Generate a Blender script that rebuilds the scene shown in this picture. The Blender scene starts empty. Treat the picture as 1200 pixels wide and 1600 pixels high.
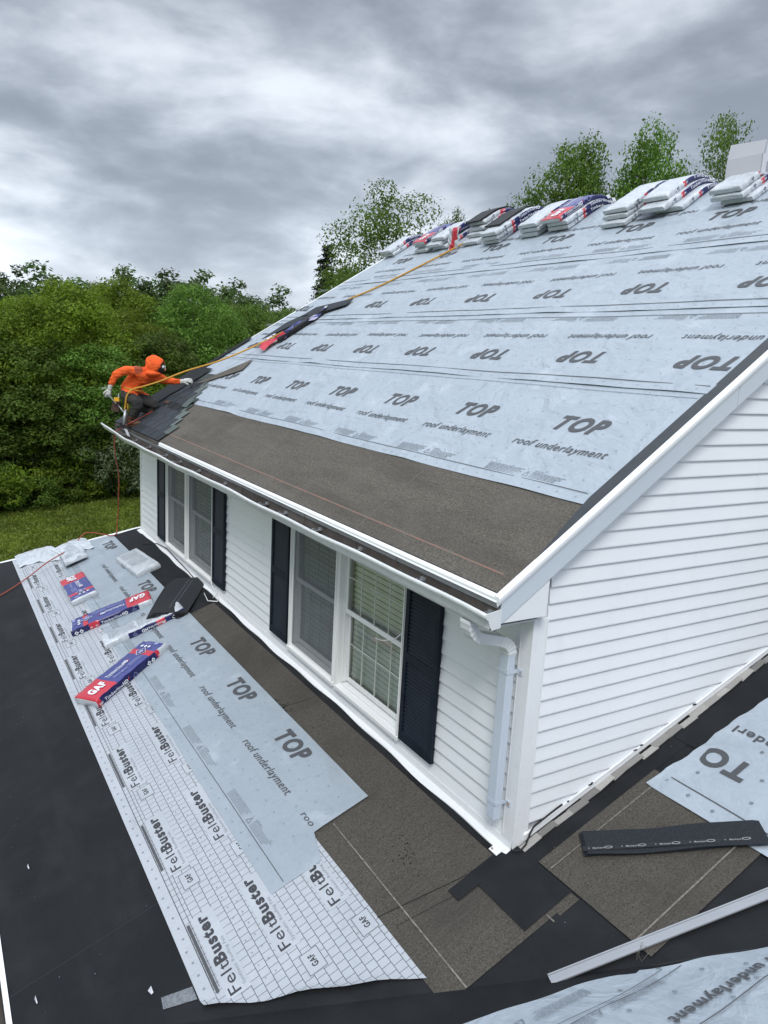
import bpy, bmesh, math, random
import numpy as np
from mathutils import Vector, Matrix, Euler
R = math.radians
random.seed(7); rng = np.random.default_rng(7)
SC = bpy.context.scene
COL = SC.collection

# ------------------------------------------------------------------ camera, world, sun, exposure
cam_d = bpy.data.cameras.new('camera'); cam = bpy.data.objects.new('camera', cam_d); COL.objects.link(cam)
cam.location = (-2.9881, -3.1227, 2.9271)
cam.rotation_euler = (1.3707, -0.0533, -0.5409)
cam_d.sensor_fit = 'VERTICAL'; cam_d.sensor_height = 24.0; cam_d.lens = 24.0 * 1191.44 / 1600.0
cam_d.clip_start = 0.05; cam_d.clip_end = 3000
SC.camera = cam
SC.view_settings.view_transform = 'Standard'; SC.view_settings.look = 'None'
SC.view_settings.gamma = 1.0; SC.view_settings.use_curve_mapping = False
SC.view_settings.exposure = 0.42
SC.cycles.max_bounces = 8; SC.cycles.transparent_max_bounces = 24

world = bpy.data.worlds.new('World'); SC.world = world; world.use_nodes = True
SUN_EL, SUN_AZ = R(50), R(215)          # azimuth measured clockwise from +Y
def build_world():
    nt = world.node_tree; N = nt.nodes; L = nt.links; N.clear()
    out = N.new('ShaderNodeOutputWorld'); bg = N.new('ShaderNodeBackground'); L.new(bg.outputs[0], out.inputs[0])
    bg.inputs[1].default_value = 0.1
    sky = N.new('ShaderNodeTexSky'); sky.sky_type = 'NISHITA'; sky.sun_disc = False
    sky.sun_elevation = SUN_EL; sky.sun_rotation = SUN_AZ
    tc = N.new('ShaderNodeTexCoord'); sep = N.new('ShaderNodeSeparateXYZ'); L.new(tc.outputs['Generated'], sep.inputs[0])
    def math_(op, a, b=None, c=None):
        m = N.new('ShaderNodeMath'); m.operation = op
        for i, v in enumerate((a, b, c)):
            if v is None: continue
            if isinstance(v, (int, float)): m.inputs[i].default_value = v
            else: L.new(v, m.inputs[i])
        return m.outputs[0]
    zc = math_('MAXIMUM', sep.outputs[2], 0.0); dn = math_('ADD', zc, 0.30)
    px = math_('DIVIDE', sep.outputs[0], dn); py = math_('DIVIDE', sep.outputs[1], dn)
    cmb = N.new('ShaderNodeCombineXYZ'); L.new(px, cmb.inputs[0]); L.new(py, cmb.inputs[1])
    def noise(scale, det, rough, dist, off, lac=2.0):
        mp = N.new('ShaderNodeMapping'); L.new(cmb.outputs[0], mp.inputs[0]); mp.inputs['Location'].default_value = off
        n = N.new('ShaderNodeTexNoise'); L.new(mp.outputs[0], n.inputs['Vector'])
        n.inputs['Scale'].default_value = scale; n.inputs['Detail'].default_value = det
        n.inputs['Roughness'].default_value = rough; n.inputs['Distortion'].default_value = dist; n.inputs['Lacunarity'].default_value = lac
        return n.outputs[0]
    big = noise(0.62, 2, 0.45, 0.3, (3.1, 1.7, 0.4))
    mid = noise(1.5, 5, 0.50, 0.1, (7.3, 2.2, 1.5))
    def noise3(scale, det, rough, dist, off, st):
        mp = N.new('ShaderNodeMapping'); L.new(tc.outputs['Generated'], mp.inputs[0]); mp.inputs['Location'].default_value = off; mp.inputs['Scale'].default_value = st
        n = N.new('ShaderNodeTexNoise'); L.new(mp.outputs[0], n.inputs['Vector'])
        n.inputs['Scale'].default_value = scale; n.inputs['Detail'].default_value = det; n.inputs['Roughness'].default_value = rough; n.inputs['Distortion'].default_value = dist
        return n.outputs[0]
    lump = noise3(3.9, 9, 0.50, 0.25, (2.2, 0.6, 0.9), (1, 1, 2.7))
    fine = noise3(11, 7, 0.55, 0.2, (5.2, 1.6, 3.9), (1, 1, 2.2))
    s = math_('ADD', math_('MULTIPLY', big, 0.20), math_('MULTIPLY', mid, 0.14)); s = math_('ADD', s, math_('MULTIPLY', lump, 0.50))
    s = math_('ADD', s, math_('MULTIPLY', fine, 0.16))
    cr = N.new('ShaderNodeValToRGB'); L.new(s, cr.inputs[0]); e = cr.color_ramp; e.interpolation = 'B_SPLINE'
    e.elements[0].position = 0.40; e.elements[0].color = (0.250, 0.286, 0.340, 1)
    e.elements[1].position = 0.60; e.elements[1].color = (0.80, 0.85, 0.92, 1)
    x = e.elements.new(0.465); x.color = (0.345, 0.388, 0.455, 1)
    x = e.elements.new(0.53); x.color = (0.56, 0.615, 0.69, 1)
    # overcast sky: brighter towards the zenith and close to the horizon the deck is thin and pale
    hz = N.new('ShaderNodeValToRGB'); L.new(sep.outputs[2], hz.inputs[0]); h = hz.color_ramp; h.interpolation = 'EASE'
    h.elements[0].position = 0.0; h.elements[0].color = (1.02,) * 3 + (1,)
    h.elements[1].position = 1.0; h.elements[1].color = (2.35,) * 3 + (1,)
    y = h.elements.new(0.11); y.color = (1.08,) * 3 + (1,)
    y = h.elements.new(0.22); y.color = (0.93,) * 3 + (1,)
    y = h.elements.new(0.36); y.color = (0.84,) * 3 + (1,)
    y = h.elements.new(0.62); y.color = (1.6,) * 3 + (1,)
    mu = N.new('ShaderNodeMix'); mu.data_type = 'RGBA'; mu.blend_type = 'MULTIPLY'; mu.inputs[0].default_value = 1
    mu.clamp_result = False
    L.new(cr.outputs[0], mu.inputs[6]); L.new(hz.outputs[0], mu.inputs[7])
    sc_ = N.new('ShaderNodeVectorMath'); sc_.operation = 'SCALE'; L.new(mu.outputs[2], sc_.inputs[0]); sc_.inputs['Scale'].default_value = 10.0
    mx = N.new('ShaderNodeMix'); mx.data_type = 'RGBA'; mx.inputs[0].default_value = 0.94
    L.new(sky.outputs[0], mx.inputs[6]); L.new(sc_.outputs[0], mx.inputs[7]); L.new(mx.outputs[2], bg.inputs[0])
build_world()
sd = bpy.data.lights.new('sun', 'SUN'); sd.energy = 1.5; sd.angle = R(18); sd.color = (1.0, 0.985, 0.955)
sun = bpy.data.objects.new('sun', sd); COL.objects.link(sun)
sv = Vector((math.sin(SUN_AZ) * math.cos(SUN_EL), math.cos(SUN_AZ) * math.cos(SUN_EL), math.sin(SUN_EL)))
sun.rotation_euler = (-sv).to_track_quat('-Z', 'Y').to_euler(); sun.location = sv * 60

# ------------------------------------------------------------------ geometry of the place (metres)
SL, SM, SB = 0.3731, 0.6687, 0.4975       # slopes: lower roof, upper roof, cross roof
def zA(x): return SL * x
def zM(x): return 1.942 + SM * x
def zB(y): return -SB * (y + 1.056)
EAVE = -0.37; RIDGE = 4.40; WALL_L = 9.19; GROUND = -3.9
def farM(x): return 9.32 if x < .6 else 9.32 - (x - .6) * 0.27
def farA(x): return 9.24 - 0.62 * x

# ------------------------------------------------------------------ materials
MATS = {}
def mat(name, base=(.5, .5, .5), rough=.6, spec=.5, metal=0, noise=None, bump=None, trans=0, emit=None, coat=0):
    """noise=(scale, amount, detail, colour2) mottles the colour, bump=(scale, strength, distance)"""
    if name in MATS: return MATS[name]
    m = bpy.data.materials.new(name); m.use_nodes = True; MATS[name] = m
    nt = m.node_tree; N = nt.nodes; L = nt.links; b = N['Principled BSDF']
    b.inputs['Base Color'].default_value = (*base, 1); b.inputs['Roughness'].default_value = rough
    b.inputs['Metallic'].default_value = metal; b.inputs['Specular IOR Level'].default_value = spec
    b.inputs['Coat Weight'].default_value = coat
    tc = N.new('ShaderNodeTexCoord')
    if noise:
        sc, amt, det, c2 = noise
        n = N.new('ShaderNodeTexNoise'); n.inputs['Detail'].default_value = det; n.inputs['Roughness'].default_value = .65
        if isinstance(sc, tuple):
            mp = N.new('ShaderNodeMapping'); mp.inputs['Scale'].default_value = sc; L.new(tc.outputs['Object'], mp.inputs[0])
            L.new(mp.outputs[0], n.inputs['Vector']); n.inputs['Scale'].default_value = 1
        else:
            L.new(tc.outputs['Object'], n.inputs['Vector']); n.inputs['Scale'].default_value = sc
        mr = N.new('ShaderNodeMapRange'); L.new(n.outputs[0], mr.inputs[0]); mr.inputs[1].default_value = .35; mr.inputs[2].default_value = .68
        mr.inputs[3].default_value = 0; mr.inputs[4].default_value = amt
        mx = N.new('ShaderNodeMix'); mx.data_type = 'RGBA'; L.new(mr.outputs[0], mx.inputs[0])
        mx.inputs[6].default_value = (*base, 1); mx.inputs[7].default_value = (*c2, 1); L.new(mx.outputs[2], b.inputs['Base Color'])
        m['mixnode'] = mx.name
    if bump:
        sc, st, di = bump
        n = N.new('ShaderNodeTexNoise'); n.inputs['Detail'].default_value = 4
        if isinstance(sc, tuple):
            mp = N.new('ShaderNodeMapping'); mp.inputs['Scale'].default_value = sc; L.new(tc.outputs['Object'], mp.inputs[0])
            L.new(mp.outputs[0], n.inputs['Vector']); n.inputs['Scale'].default_value = 1
        else:
            L.new(tc.outputs['Object'], n.inputs['Vector']); n.inputs['Scale'].default_value = sc
        bp = N.new('ShaderNodeBump'); bp.inputs['Strength'].default_value = st; bp.inputs['Distance'].default_value = di
        L.new(n.outputs[0], bp.inputs['Height']); L.new(bp.outputs[0], b.inputs['Normal'])
    return m
def mixin(m, scale, amt, c2, lo=.5, hi=.7, detail=5, stretch=None, vor=False):
    """lay a second mottling over a material made by mat()"""
    nt = m.node_tree; N = nt.nodes; L = nt.links; b = N['Principled BSDF']
    tc = N.new('ShaderNodeTexCoord'); src = tc.outputs['Object']
    if stretch:
        mp = N.new('ShaderNodeMapping'); mp.inputs['Scale'].default_value = stretch; L.new(src, mp.inputs[0]); src = mp.outputs[0]
    n = N.new('ShaderNodeTexNoise'); L.new(src, n.inputs['Vector']); n.inputs['Scale'].default_value = scale; n.inputs['Detail'].default_value = detail
    mr = N.new('ShaderNodeMapRange'); L.new(n.outputs[0], mr.inputs[0]); mr.inputs[1].default_value = lo; mr.inputs[2].default_value = hi
    mr.inputs[4].default_value = amt
    mx = N.new('ShaderNodeMix'); mx.data_type = 'RGBA'; L.new(mr.outputs[0], mx.inputs[0])
    if b.inputs['Base Color'].is_linked: L.new(b.inputs['Base Color'].links[0].from_socket, mx.inputs[6])
    else: mx.inputs[6].default_value = b.inputs['Base Color'].default_value
    mx.inputs[7].default_value = (*c2, 1); L.new(mx.outputs[2], b.inputs['Base Color'])
    return m

M_side = mat('vinyl_white', (.78, .80, .82), .42, noise=(1.3, .35, 5, (.70, .73, .76)), bump=((1.5, 1.5, 60), .12, .002))
mixin(M_side, 7, .22, (.60, .62, .62), .56, .8, 6, (1, 1, .35))
M_trim = mat('trim_white', (.80, .81, .82), .35, noise=(2.5, .4, 5, (.70, .72, .74)))
mixin(M_trim, 22, .25, (.50, .50, .49), .60, .78, 5)
M_fascia = mat('fascia_aluminium', (.56, .61, .66), .32, noise=(2, .35, 4, (.50, .55, .60)))
M_drip = mat('drip_edge_white', (.84, .85, .86), .30, noise=(5, .3, 4, (.72, .73, .74)))
M_spout = mat('downspout_aluminium', (.55, .61, .69), .35, noise=(6, .35, 4, (.48, .53, .60)))
M_gutter = mat('gutter_white', (.72, .74, .75), .35, noise=(9, .5, 6, (.55, .56, .55)))
M_gutter2 = mat('weathered_aluminium', (.36, .37, .38), .45, noise=((2, 1, 20), .8, 5, (.20, .195, .19)))
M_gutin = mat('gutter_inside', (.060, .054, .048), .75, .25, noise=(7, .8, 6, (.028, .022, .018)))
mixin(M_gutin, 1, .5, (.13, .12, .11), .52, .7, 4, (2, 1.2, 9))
M_litter = mat('leaf_litter', (.045, .028, .02), .9, noise=(30, .7, 5, (.11, .06, .04)), bump=(60, .8, .01))
M_rust = mat('rusty_metal', (.22, .10, .05), .8, noise=(60, .8, 4, (.5, .42, .35)))
M_shut = mat('shutter_navy', (.0035, .0085, .018), .55, .25, noise=(6, .5, 3, (.016, .023, .036)))
M_vin = mat('window_vinyl', (.78, .79, .78), .35, noise=(4, .3, 4, (.70, .71, .69)))
M_munt = mat('muntin_pale', (.50, .53, .48), .4)
M_blind = mat('blind_white', (.90, .93, .86), .5, noise=(3, .3, 3, (.82, .86, .77)))
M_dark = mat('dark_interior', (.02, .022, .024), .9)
M_ice = mat('ice_membrane_black', (.0088, .0096, .0112), .76, .22, noise=(1.6, .7, 6, (.0150, .0162, .0182)), bump=(220, .25, .001))
mixin(M_ice, 110, .5, (.024, .026, .030), .56, .74, 3); mixin(M_ice, 4, .30, (.030, .032, .035), .50, .75, 9); mixin(M_ice, 1, .35, (.034, .036, .039), .55, .78, 8, (3, .7, 3))
M_felt = mat('granular_felt_paper', (.040, .036, .030), .95, .2, noise=(105, 1, 5, (.118, .108, .092)), bump=(160, .8, .003))
mixin(M_felt, 2.0, .55, (.045, .042, .038), .45, .68, 7); mixin(M_felt, 1, .22, (.14, .13, .115), .5, .75, 5, (5, 60, 5))
M_feltM = mat('granular_felt_upper', (.066, .059, .049), .95, .2, noise=(75, 1, 6, (.165, .150, .128)), bump=(120, .8, .003))
mixin(M_feltM, 1, .45, (.056, .051, .044), .46, .68, 7, (5, .8, 5)); mixin(M_feltM, 1, .35, (.05, .046, .040), .5, .75, 4, (90, 6, 90)); mixin(M_feltM, 2.3, .35, (.15, .138, .12), .52, .75, 6)
M_chalk = mat('chalk_line', (.23, .21, .185), .9, noise=(35, 1, 5, (.085, .078, .068)))
M_chalkr = mat('red_chalk_line', (.24, .12, .09), .9, noise=(6, 1, 4, (.15, .13, .11)))
def sheet_mat(name, base, c2, spec=.4, rough=.45, wr=1.0, wsc=(3.2, 2.2, 3)):
    m = mat(name, base, rough, spec, noise=(2.2, .6, 6, c2))
    nt = m.node_tree; N = nt.nodes; L = nt.links; b = N['Principled BSDF']; tc = N.new('ShaderNodeTexCoord')
    prev = None
    for sc, st, di, dist in ((wsc, .55 * wr, .05, 1.6), ((34, 34, 34), .22, .006, .4), ((11, 5, 8), .35 * wr, .012, 2.0)):
        mp = N.new('ShaderNodeMapping'); mp.inputs['Scale'].default_value = sc; L.new(tc.outputs['Object'], mp.inputs[0])
        n = N.new('ShaderNodeTexNoise'); n.inputs['Scale'].default_value = 1; n.inputs['Detail'].default_value = 5; n.inputs['Distortion'].default_value = dist
        L.new(mp.outputs[0], n.inputs['Vector'])
        bp = N.new('ShaderNodeBump'); bp.inputs['Strength'].default_value = st; bp.inputs['Distance'].default_value = di; L.new(n.outputs[0], bp.inputs['Height'])
        if prev: L.new(prev, bp.inputs['Normal'])
        prev = bp.outputs[0]
    L.new(prev, b.inputs['Normal'])
    mixin(m, 26, .28, tuple(v * .78 for v in base), .50, .75, 4)
    return m
M_under = sheet_mat('underlayment_blue_grey', (.335, .385, .435), (.395, .445, .495), wr=1.25)
M_under2 = sheet_mat('underlayment_grey_low', (.290, .335, .378), (.345, .390, .432), wr=.65)
M_feltb = sheet_mat('feltbuster_plain', (.395, .42, .455), (.46, .48, .515), wr=.4)
for m_ in (M_under, M_under2, M_feltb): mixin(m_, 1, .30, (.20, .215, .235), .60, .78, 7, (5, 1.6, 5)); mixin(m_, 3.2, .35, (.52, .57, .62), .58, .72, 6, (1, 1, 1))
M_ink = mat('print_grey_ink', (.060, .062, .068), .6, noise=(60, .35, 4, (.10, .105, .115)))
M_ink2 = mat('print_pale_ink', (.19, .21, .24), .6)
M_ink3 = mat('print_black_ink', (.035, .036, .042), .6)
def grid_sheet():
    m = sheet_mat('feltbuster_grid', (.395, .42, .455), (.46, .48, .515), wr=.4)
    nt = m.node_tree; N = nt.nodes; L = nt.links; b = N['Principled BSDF']; tc = N.new('ShaderNodeTexCoord')
    sp = N.new('ShaderNodeSeparateXYZ'); L.new(tc.outputs['Object'], sp.inputs[0]); cb = N.new('ShaderNodeCombineXYZ')
    L.new(sp.outputs[1], cb.inputs[0]); L.new(sp.outputs[0], cb.inputs[1])
    br = N.new('ShaderNodeTexBrick'); L.new(cb.outputs[0], br.inputs['Vector']); br.offset = .5
    br.inputs['Scale'].default_value = 1; br.inputs['Brick Width'].default_value = .058; br.inputs['Row Height'].default_value = .0583
    br.inputs['Mortar Size'].default_value = .0019; br.inputs['Mortar Smooth'].default_value = .1
    src = b.inputs['Base Color'].links[0].from_socket
    mx = N.new('ShaderNodeMix'); mx.data_type = 'RGBA'; L.new(br.outputs['Fac'], mx.inputs[0]); L.new(src, mx.inputs[6])
    mx.inputs[7].default_value = (.065, .07, .085, 1); L.new(mx.outputs[2], b.inputs['Base Color'])
    return m
M_grid = grid_sheet()
def shingle_mat(name, a, b_, rough=.9):
    m = mat(name, a, rough, .3, noise=(320, .8, 2, b_), bump=(350, .7, .002))
    nt = m.node_tree; N = nt.nodes; L = nt.links; bs = N['Principled BSDF']
    oi = N.new('ShaderNodeObjectInfo'); mr = N.new('ShaderNodeMapRange'); L.new(oi.outputs['Random'], mr.inputs[0]); mr.inputs[3].default_value = .6; mr.inputs[4].default_value = 1.6
    hs = N.new('ShaderNodeHueSaturation'); L.new(mr.outputs[0], hs.inputs['Value']); L.new(bs.inputs['Base Color'].links[0].from_socket, hs.inputs['Color']); L.new(hs.outputs[0], bs.inputs['Base Color'])
    return m
M_sh = shingle_mat('shingle_charcoal', (.018, .021, .026), (.040, .046, .054))
M_shg = shingle_mat('shingle_green_grey', (.055, .068, .066), (.10, .12, .115))
M_shold = shingle_mat('shingle_weathered_grey', (.20, .19, .18), (.40, .385, .365))
M_shbk = shingle_mat('shingle_back_black', (.012, .013, .015), (.022, .023, .026), .6)
M_wh = mat('wrapper_white', (.58, .61, .645), .28, .5, noise=(14, .85, 6, (.38, .42, .46)), bump=((9, 30, 30), .5, .012))
M_blue = mat('wrapper_blue', (.042, .050, .21), .30, .5, noise=(12, .4, 4, (.075, .085, .27)), bump=(22, .3, .006))
M_navy = mat('wrapper_navy', (.012, .014, .085), .32, .5, bump=(22, .3, .006))
M_red = mat('wrapper_red', (.48, .025, .045), .30, .5, noise=(12, .3, 4, (.58, .05, .075)), bump=(22, .3, .006))
M_prw = mat('wrapper_print_white', (.74, .76, .80), .35)
M_prp = mat('wrapper_print_pale_blue', (.28, .31, .55), .35)
M_card = mat('white_cardboard', (.55, .55, .60), .7, noise=(8, .4, 4, (.55, .55, .58)))
M_cardin = mat('cardboard_inside', (.42, .42, .45), .8)
M_rope = mat('yellow_rope', (.62, .33, .045), .8, noise=(60, .8, 3, (.35, .17, .02)))
M_hose = mat('red_hose', (.30, .05, .025), .45)
M_orange = mat('orange_sweatshirt', (.84, .135, .035), .9, .15, noise=(9, .5, 5, (.70, .085, .020)), bump=((9, 9, 16), 1.0, .035))
M_stain = mat('sweatshirt_stain', (.30, .06, .025), .9)
M_pants = mat('dark_work_trousers', (.028, .027, .027), .9, noise=(14, .6, 5, (.05, .047, .044)), bump=(20, .6, .02))
M_boot = mat('brown_leather_boot', (.085, .038, .020), .6, noise=(30, .6, 4, (.13, .065, .035)))
M_glove = mat('white_work_glove', (.60, .60, .58), .85, noise=(60, .6, 3, (.42, .42, .40)))
M_black = mat('black_cloth', (.012, .012, .013), .8)
M_lens = mat('safety_lens', (.65, .67, .66), .1)
M_leather = mat('tool_pouch_leather', (.06, .03, .022), .7)
M_steel = mat('grey_steel', (.42, .44, .46), .35, metal=.6)
M_strip = mat('grey_painted_metal_strip', (.27, .285, .31), .38, noise=((2, 2, 2), .5, 4, (.36, .375, .40)), bump=((2, 2, 2), .15, .003))
M_bark = mat('tree_bark', (.075, .062, .048), .95, noise=((9, 9, 2), .8, 6, (.13, .115, .095)), bump=((20, 20, 5), .8, .03))
M_wood = mat('grey_house_soffit', (.60, .61, .62), .5)

def glass_mat():
    m = bpy.data.materials.new('window_glass'); m.use_nodes = True; nt = m.node_tree; N = nt.nodes; L = nt.links; N.clear()
    o = N.new('ShaderNodeOutputMaterial'); mx = N.new('ShaderNodeMixShader'); t = N.new('ShaderNodeBsdfTransparent'); g = N.new('ShaderNodeBsdfGlossy')
    t.inputs[0].default_value = (.93, .96, .93, 1); g.inputs['Roughness'].default_value = .02
    fr = N.new('ShaderNodeFresnel'); fr.inputs[0].default_value = 1.6
    L.new(fr.outputs[0], mx.inputs[0]); L.new(t.outputs[0], mx.inputs[1]); L.new(g.outputs[0], mx.inputs[2]); L.new(mx.outputs[0], o.inputs[0]); return m
M_glass = glass_mat()
def screen_mat():
    m = bpy.data.materials.new('insect_screen'); m.use_nodes = True; nt = m.node_tree; N = nt.nodes; L = nt.links; N.clear()
    o = N.new('ShaderNodeOutputMaterial'); mx = N.new('ShaderNodeMixShader'); t = N.new('ShaderNodeBsdfTransparent'); d = N.new('ShaderNodeBsdfDiffuse')
    d.inputs[0].default_value = (.17, .185, .20, 1); mx.inputs[0].default_value = .56
    L.new(t.outputs[0], mx.inputs[1]); L.new(d.outputs[0], mx.inputs[2]); L.new(mx.outputs[0], o.inputs[0]); return m
M_screen = screen_mat()
def leaf_mat(name, c1, c2, c3, tr=.25):
    m = bpy.data.materials.new(name); m.use_nodes = True; nt = m.node_tree; N = nt.nodes; L = nt.links; N.clear()
    o = N.new('ShaderNodeOutputMaterial'); mx = N.new('ShaderNodeMixShader'); d = N.new('ShaderNodeBsdfPrincipled'); t = N.new('ShaderNodeBsdfTranslucent')
    d.inputs['Roughness'].default_value = .6; d.inputs['Specular IOR Level'].default_value = .25
    ge = N.new('ShaderNodeNewGeometry'); oi = N.new('ShaderNodeObjectInfo'); cr = N.new('ShaderNodeValToRGB')
    L.new(ge.outputs['Random Per Island'], cr.inputs[0]); e = cr.color_ramp
    e.elements[0].color = (*c1, 1); e.elements[1].color = (*c3, 1); x = e.elements.new(.5); x.color = (*c2, 1)
    tc = N.new('ShaderNodeTexCoord'); n = N.new('ShaderNodeTexNoise'); n.inputs['Scale'].default_value = .75; n.inputs['Detail'].default_value = 2; L.new(tc.outputs['Object'], n.inputs['Vector'])
    a = N.new('ShaderNodeMath'); a.operation = 'MULTIPLY_ADD'; L.new(n.outputs[0], a.inputs[0]); a.inputs[1].default_value = 1.5; a.inputs[2].default_value = .12
    b = N.new('ShaderNodeMath'); b.operation = 'MULTIPLY_ADD'; L.new(oi.outputs['Random'], b.inputs[0]); b.inputs[1].default_value = .75; b.inputs[2].default_value = .66
    c = N.new('ShaderNodeMath'); c.operation = 'MULTIPLY'; L.new(a.outputs[0], c.inputs[0]); L.new(b.outputs[0], c.inputs[1])
    hu = N.new('ShaderNodeMapRange'); L.new(oi.outputs['Random'], hu.inputs[0]); hu.inputs[3].default_value = .490; hu.inputs[4].default_value = .514
    hs = N.new('ShaderNodeHueSaturation'); L.new(c.outputs[0], hs.inputs['Value']); L.new(hu.outputs[0], hs.inputs['Hue']); L.new(cr.outputs[0], hs.inputs['Color'])
    L.new(hs.outputs[0], d.inputs['Base Color']); L.new(hs.outputs[0], t.inputs[0]); mx.inputs[0].default_value = tr
    L.new(d.outputs[0], mx.inputs[1]); L.new(t.outputs[0], mx.inputs[2]); L.new(mx.outputs[0], o.inputs[0]); return m
M_leafA = leaf_mat('leaves_yellow_green', (.112, .185, .010), (.165, .252, .018), (.245, .330, .042), .5)
M_leafB = leaf_mat('leaves_mid_green', (.078, .148, .018), (.115, .200, .026), (.170, .255, .050), .45)
M_leafC = leaf_mat('leaves_dark_green', (.060, .108, .028), (.088, .145, .038), (.125, .185, .060), .45)
M_leafD = leaf_mat('leaves_grey_green', (.12, .165, .080), (.16, .21, .11), (.21, .26, .15), .4)
M_leafE = leaf_mat('leaves_brownish', (.060, .050, .022), (.085, .070, .030), (.10, .11, .04), .25)
M_needle = leaf_mat('needles_dark', (.008, .014, .009), (.014, .022, .013), (.022, .032, .018), .1)

# ------------------------------------------------------------------ mesh helpers
ORG = {}
def link(o, parent=None):
    COL.objects.link(o)
    if parent is not None: o.parent = parent
    return o
def root(name, loc, label, cat, group=None, kind=None):
    o = bpy.data.objects.new(name, None); o.empty_display_size = .2; o.location = loc; COL.objects.link(o)
    o['label'] = label; o['category'] = cat
    if group: o['group'] = group
    if kind: o['kind'] = kind
    ORG[o.name] = Vector(loc); return o
def setp(o, label=None, cat=None, group=None, kind=None):
    for k, v in (('label', label), ('category', cat), ('group', group), ('kind', kind)):
        if v: o[k] = v
    return o
class MB:
    def __init__(s): s.v = []; s.f = []; s.m = []
    def add(s, vs, fs, mi=0):
        b = len(s.v); s.v += [tuple(v) for v in vs]; s.f += [tuple(i + b for i in f) for f in fs]; s.m += [mi] * len(fs); return s
    def quad(s, a, b, c, d, mi=0): return s.add([a, b, c, d], [(0, 1, 2, 3)], mi)
    def box(s, x0, x1, y0, y1, z0, z1, mi=0):
        v = [(x, y, z) for z in (z0, z1) for y in (y0, y1) for x in (x0, x1)]
        return s.add(v, [(0, 2, 3, 1), (4, 5, 7, 6), (0, 1, 5, 4), (2, 6, 7, 3), (0, 4, 6, 2), (1, 3, 7, 5)], mi)
    def obox(s, o, e1, e2, e3, mi=0):
        o = Vector(o); e1 = Vector(e1); e2 = Vector(e2); e3 = Vector(e3)
        v = [o + e1 * a + e2 * b + e3 * c for c in (0, 1) for b in (0, 1) for a in (0, 1)]
        return s.add(v, [(0, 2, 3, 1), (4, 5, 7, 6), (0, 1, 5, 4), (2, 6, 7, 3), (0, 4, 6, 2), (1, 3, 7, 5)], mi)
    def prism(s, poly, off, mi=0, top_mi=None):
        """closed prism over a planar polygon, extruded by vector off"""
        n = len(poly); off = Vector(off); a = [Vector(p) for p in poly]; b = [p + off for p in a]
        s.add(a + b, [tuple(range(n))[::-1]], mi); k = len(s.v) - 2 * n
        s.f.append(tuple(range(k + n, k + 2 * n))); s.m.append(mi if top_mi is None else top_mi)
        for i in range(n):
            j = (i + 1) % n; s.f.append((k + i, k + j, k + n + j, k + n + i)); s.m.append(mi)
        return s
    def tube(s, pts, r, n=6, mi=0, cap=True, sq=None):
        pts = [Vector(p) for p in pts]; rs = r if isinstance(r, (list, tuple)) else [r] * len(pts); up = None; k0 = len(s.v)
        for i, p in enumerate(pts):
            t = (pts[min(i + 1, len(pts) - 1)] - pts[max(i - 1, 0)]).normalized()
            if up is None: up = t.cross(Vector((0.13, 0.2, 1))).normalized() if abs(t.z) < .95 else Vector((1, 0, 0))
            up = (up - t * up.dot(t)).normalized(); w = t.cross(up)
            for j in range(n):
                a = 2 * math.pi * j / n; s.v.append(tuple(p + (up * math.cos(a) + w * math.sin(a)) * rs[i]))
        for i in range(len(pts) - 1):
            for j in range(n):
                a = k0 + i * n + j; b = k0 + i * n + (j + 1) % n; s.f.append((a, b, b + n, a + n)); s.m.append(mi)
        if cap:
            s.f.append(tuple(range(k0, k0 + n))[::-1]); s.f.append(tuple(range(len(s.v) - n, len(s.v)))); s.m += [mi, mi]
        return s
    def build(s, name, mats, parent=None, smooth=False, kind=None, label=None, local=False):
        me = bpy.data.meshes.new(name); o_ = Vector((0, 0, 0))
        if parent is not None and not local: o_ = ORG[parent.name]
        me.from_pydata([(v[0] - o_.x, v[1] - o_.y, v[2] - o_.z) for v in s.v], [], s.f)
        mats = mats if isinstance(mats, (list, tuple)) else [mats]
        for m in mats: me.materials.append(m)
        if len(mats) > 1: me.polygons.foreach_set('material_index', s.m)
        if smooth: me.polygons.foreach_set('use_smooth', [True] * len(me.polygons))
        me.validate(); me.update()
        o = bpy.data.objects.new(name, me); link(o, parent); ORG[o.name] = o_.copy()
        if kind: o['kind'] = kind
        if label: o['label'] = label
        return o
def bevel(o, w=.004, seg=2, ang=30):
    m = o.modifiers.new('bevel', 'BEVEL'); m.width = w; m.segments = seg; m.limit_method = 'ANGLE'; m.angle_limit = R(ang); return o
_tc = {}
def text2d(body, bold=0.0, shear=0.0, narrow=1.0):
    """flat lettering as triangles in a unit box: x 0..1, y 0..1 of its own bounding box, plus aspect"""
    k = (body, bold, shear)
    if k not in _tc:
        cu = bpy.data.curves.new('lettering', 'FONT'); cu.body = body; cu.size = 1; cu.offset = bold; cu.shear = shear; cu.resolution_u = 4; cu.space_character = 1.10 + 1.6 * max(0, bold)
        ob = bpy.data.objects.new('lettering', cu); COL.objects.link(ob); dg = bpy.context.evaluated_depsgraph_get(); dg.update()
        me = bpy.data.meshes.new_from_object(ob.evaluated_get(dg)); v = np.array([tuple(x.co) for x in me.vertices]); me.calc_loop_triangles()
        f = [tuple(p.vertices) for p in me.polygons]; bpy.data.objects.remove(ob); bpy.data.curves.remove(cu); bpy.data.meshes.remove(me)
        _tc[k] = (v, f, v[:, 0].min(), v[:, 0].max())
    return _tc[k]
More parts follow.
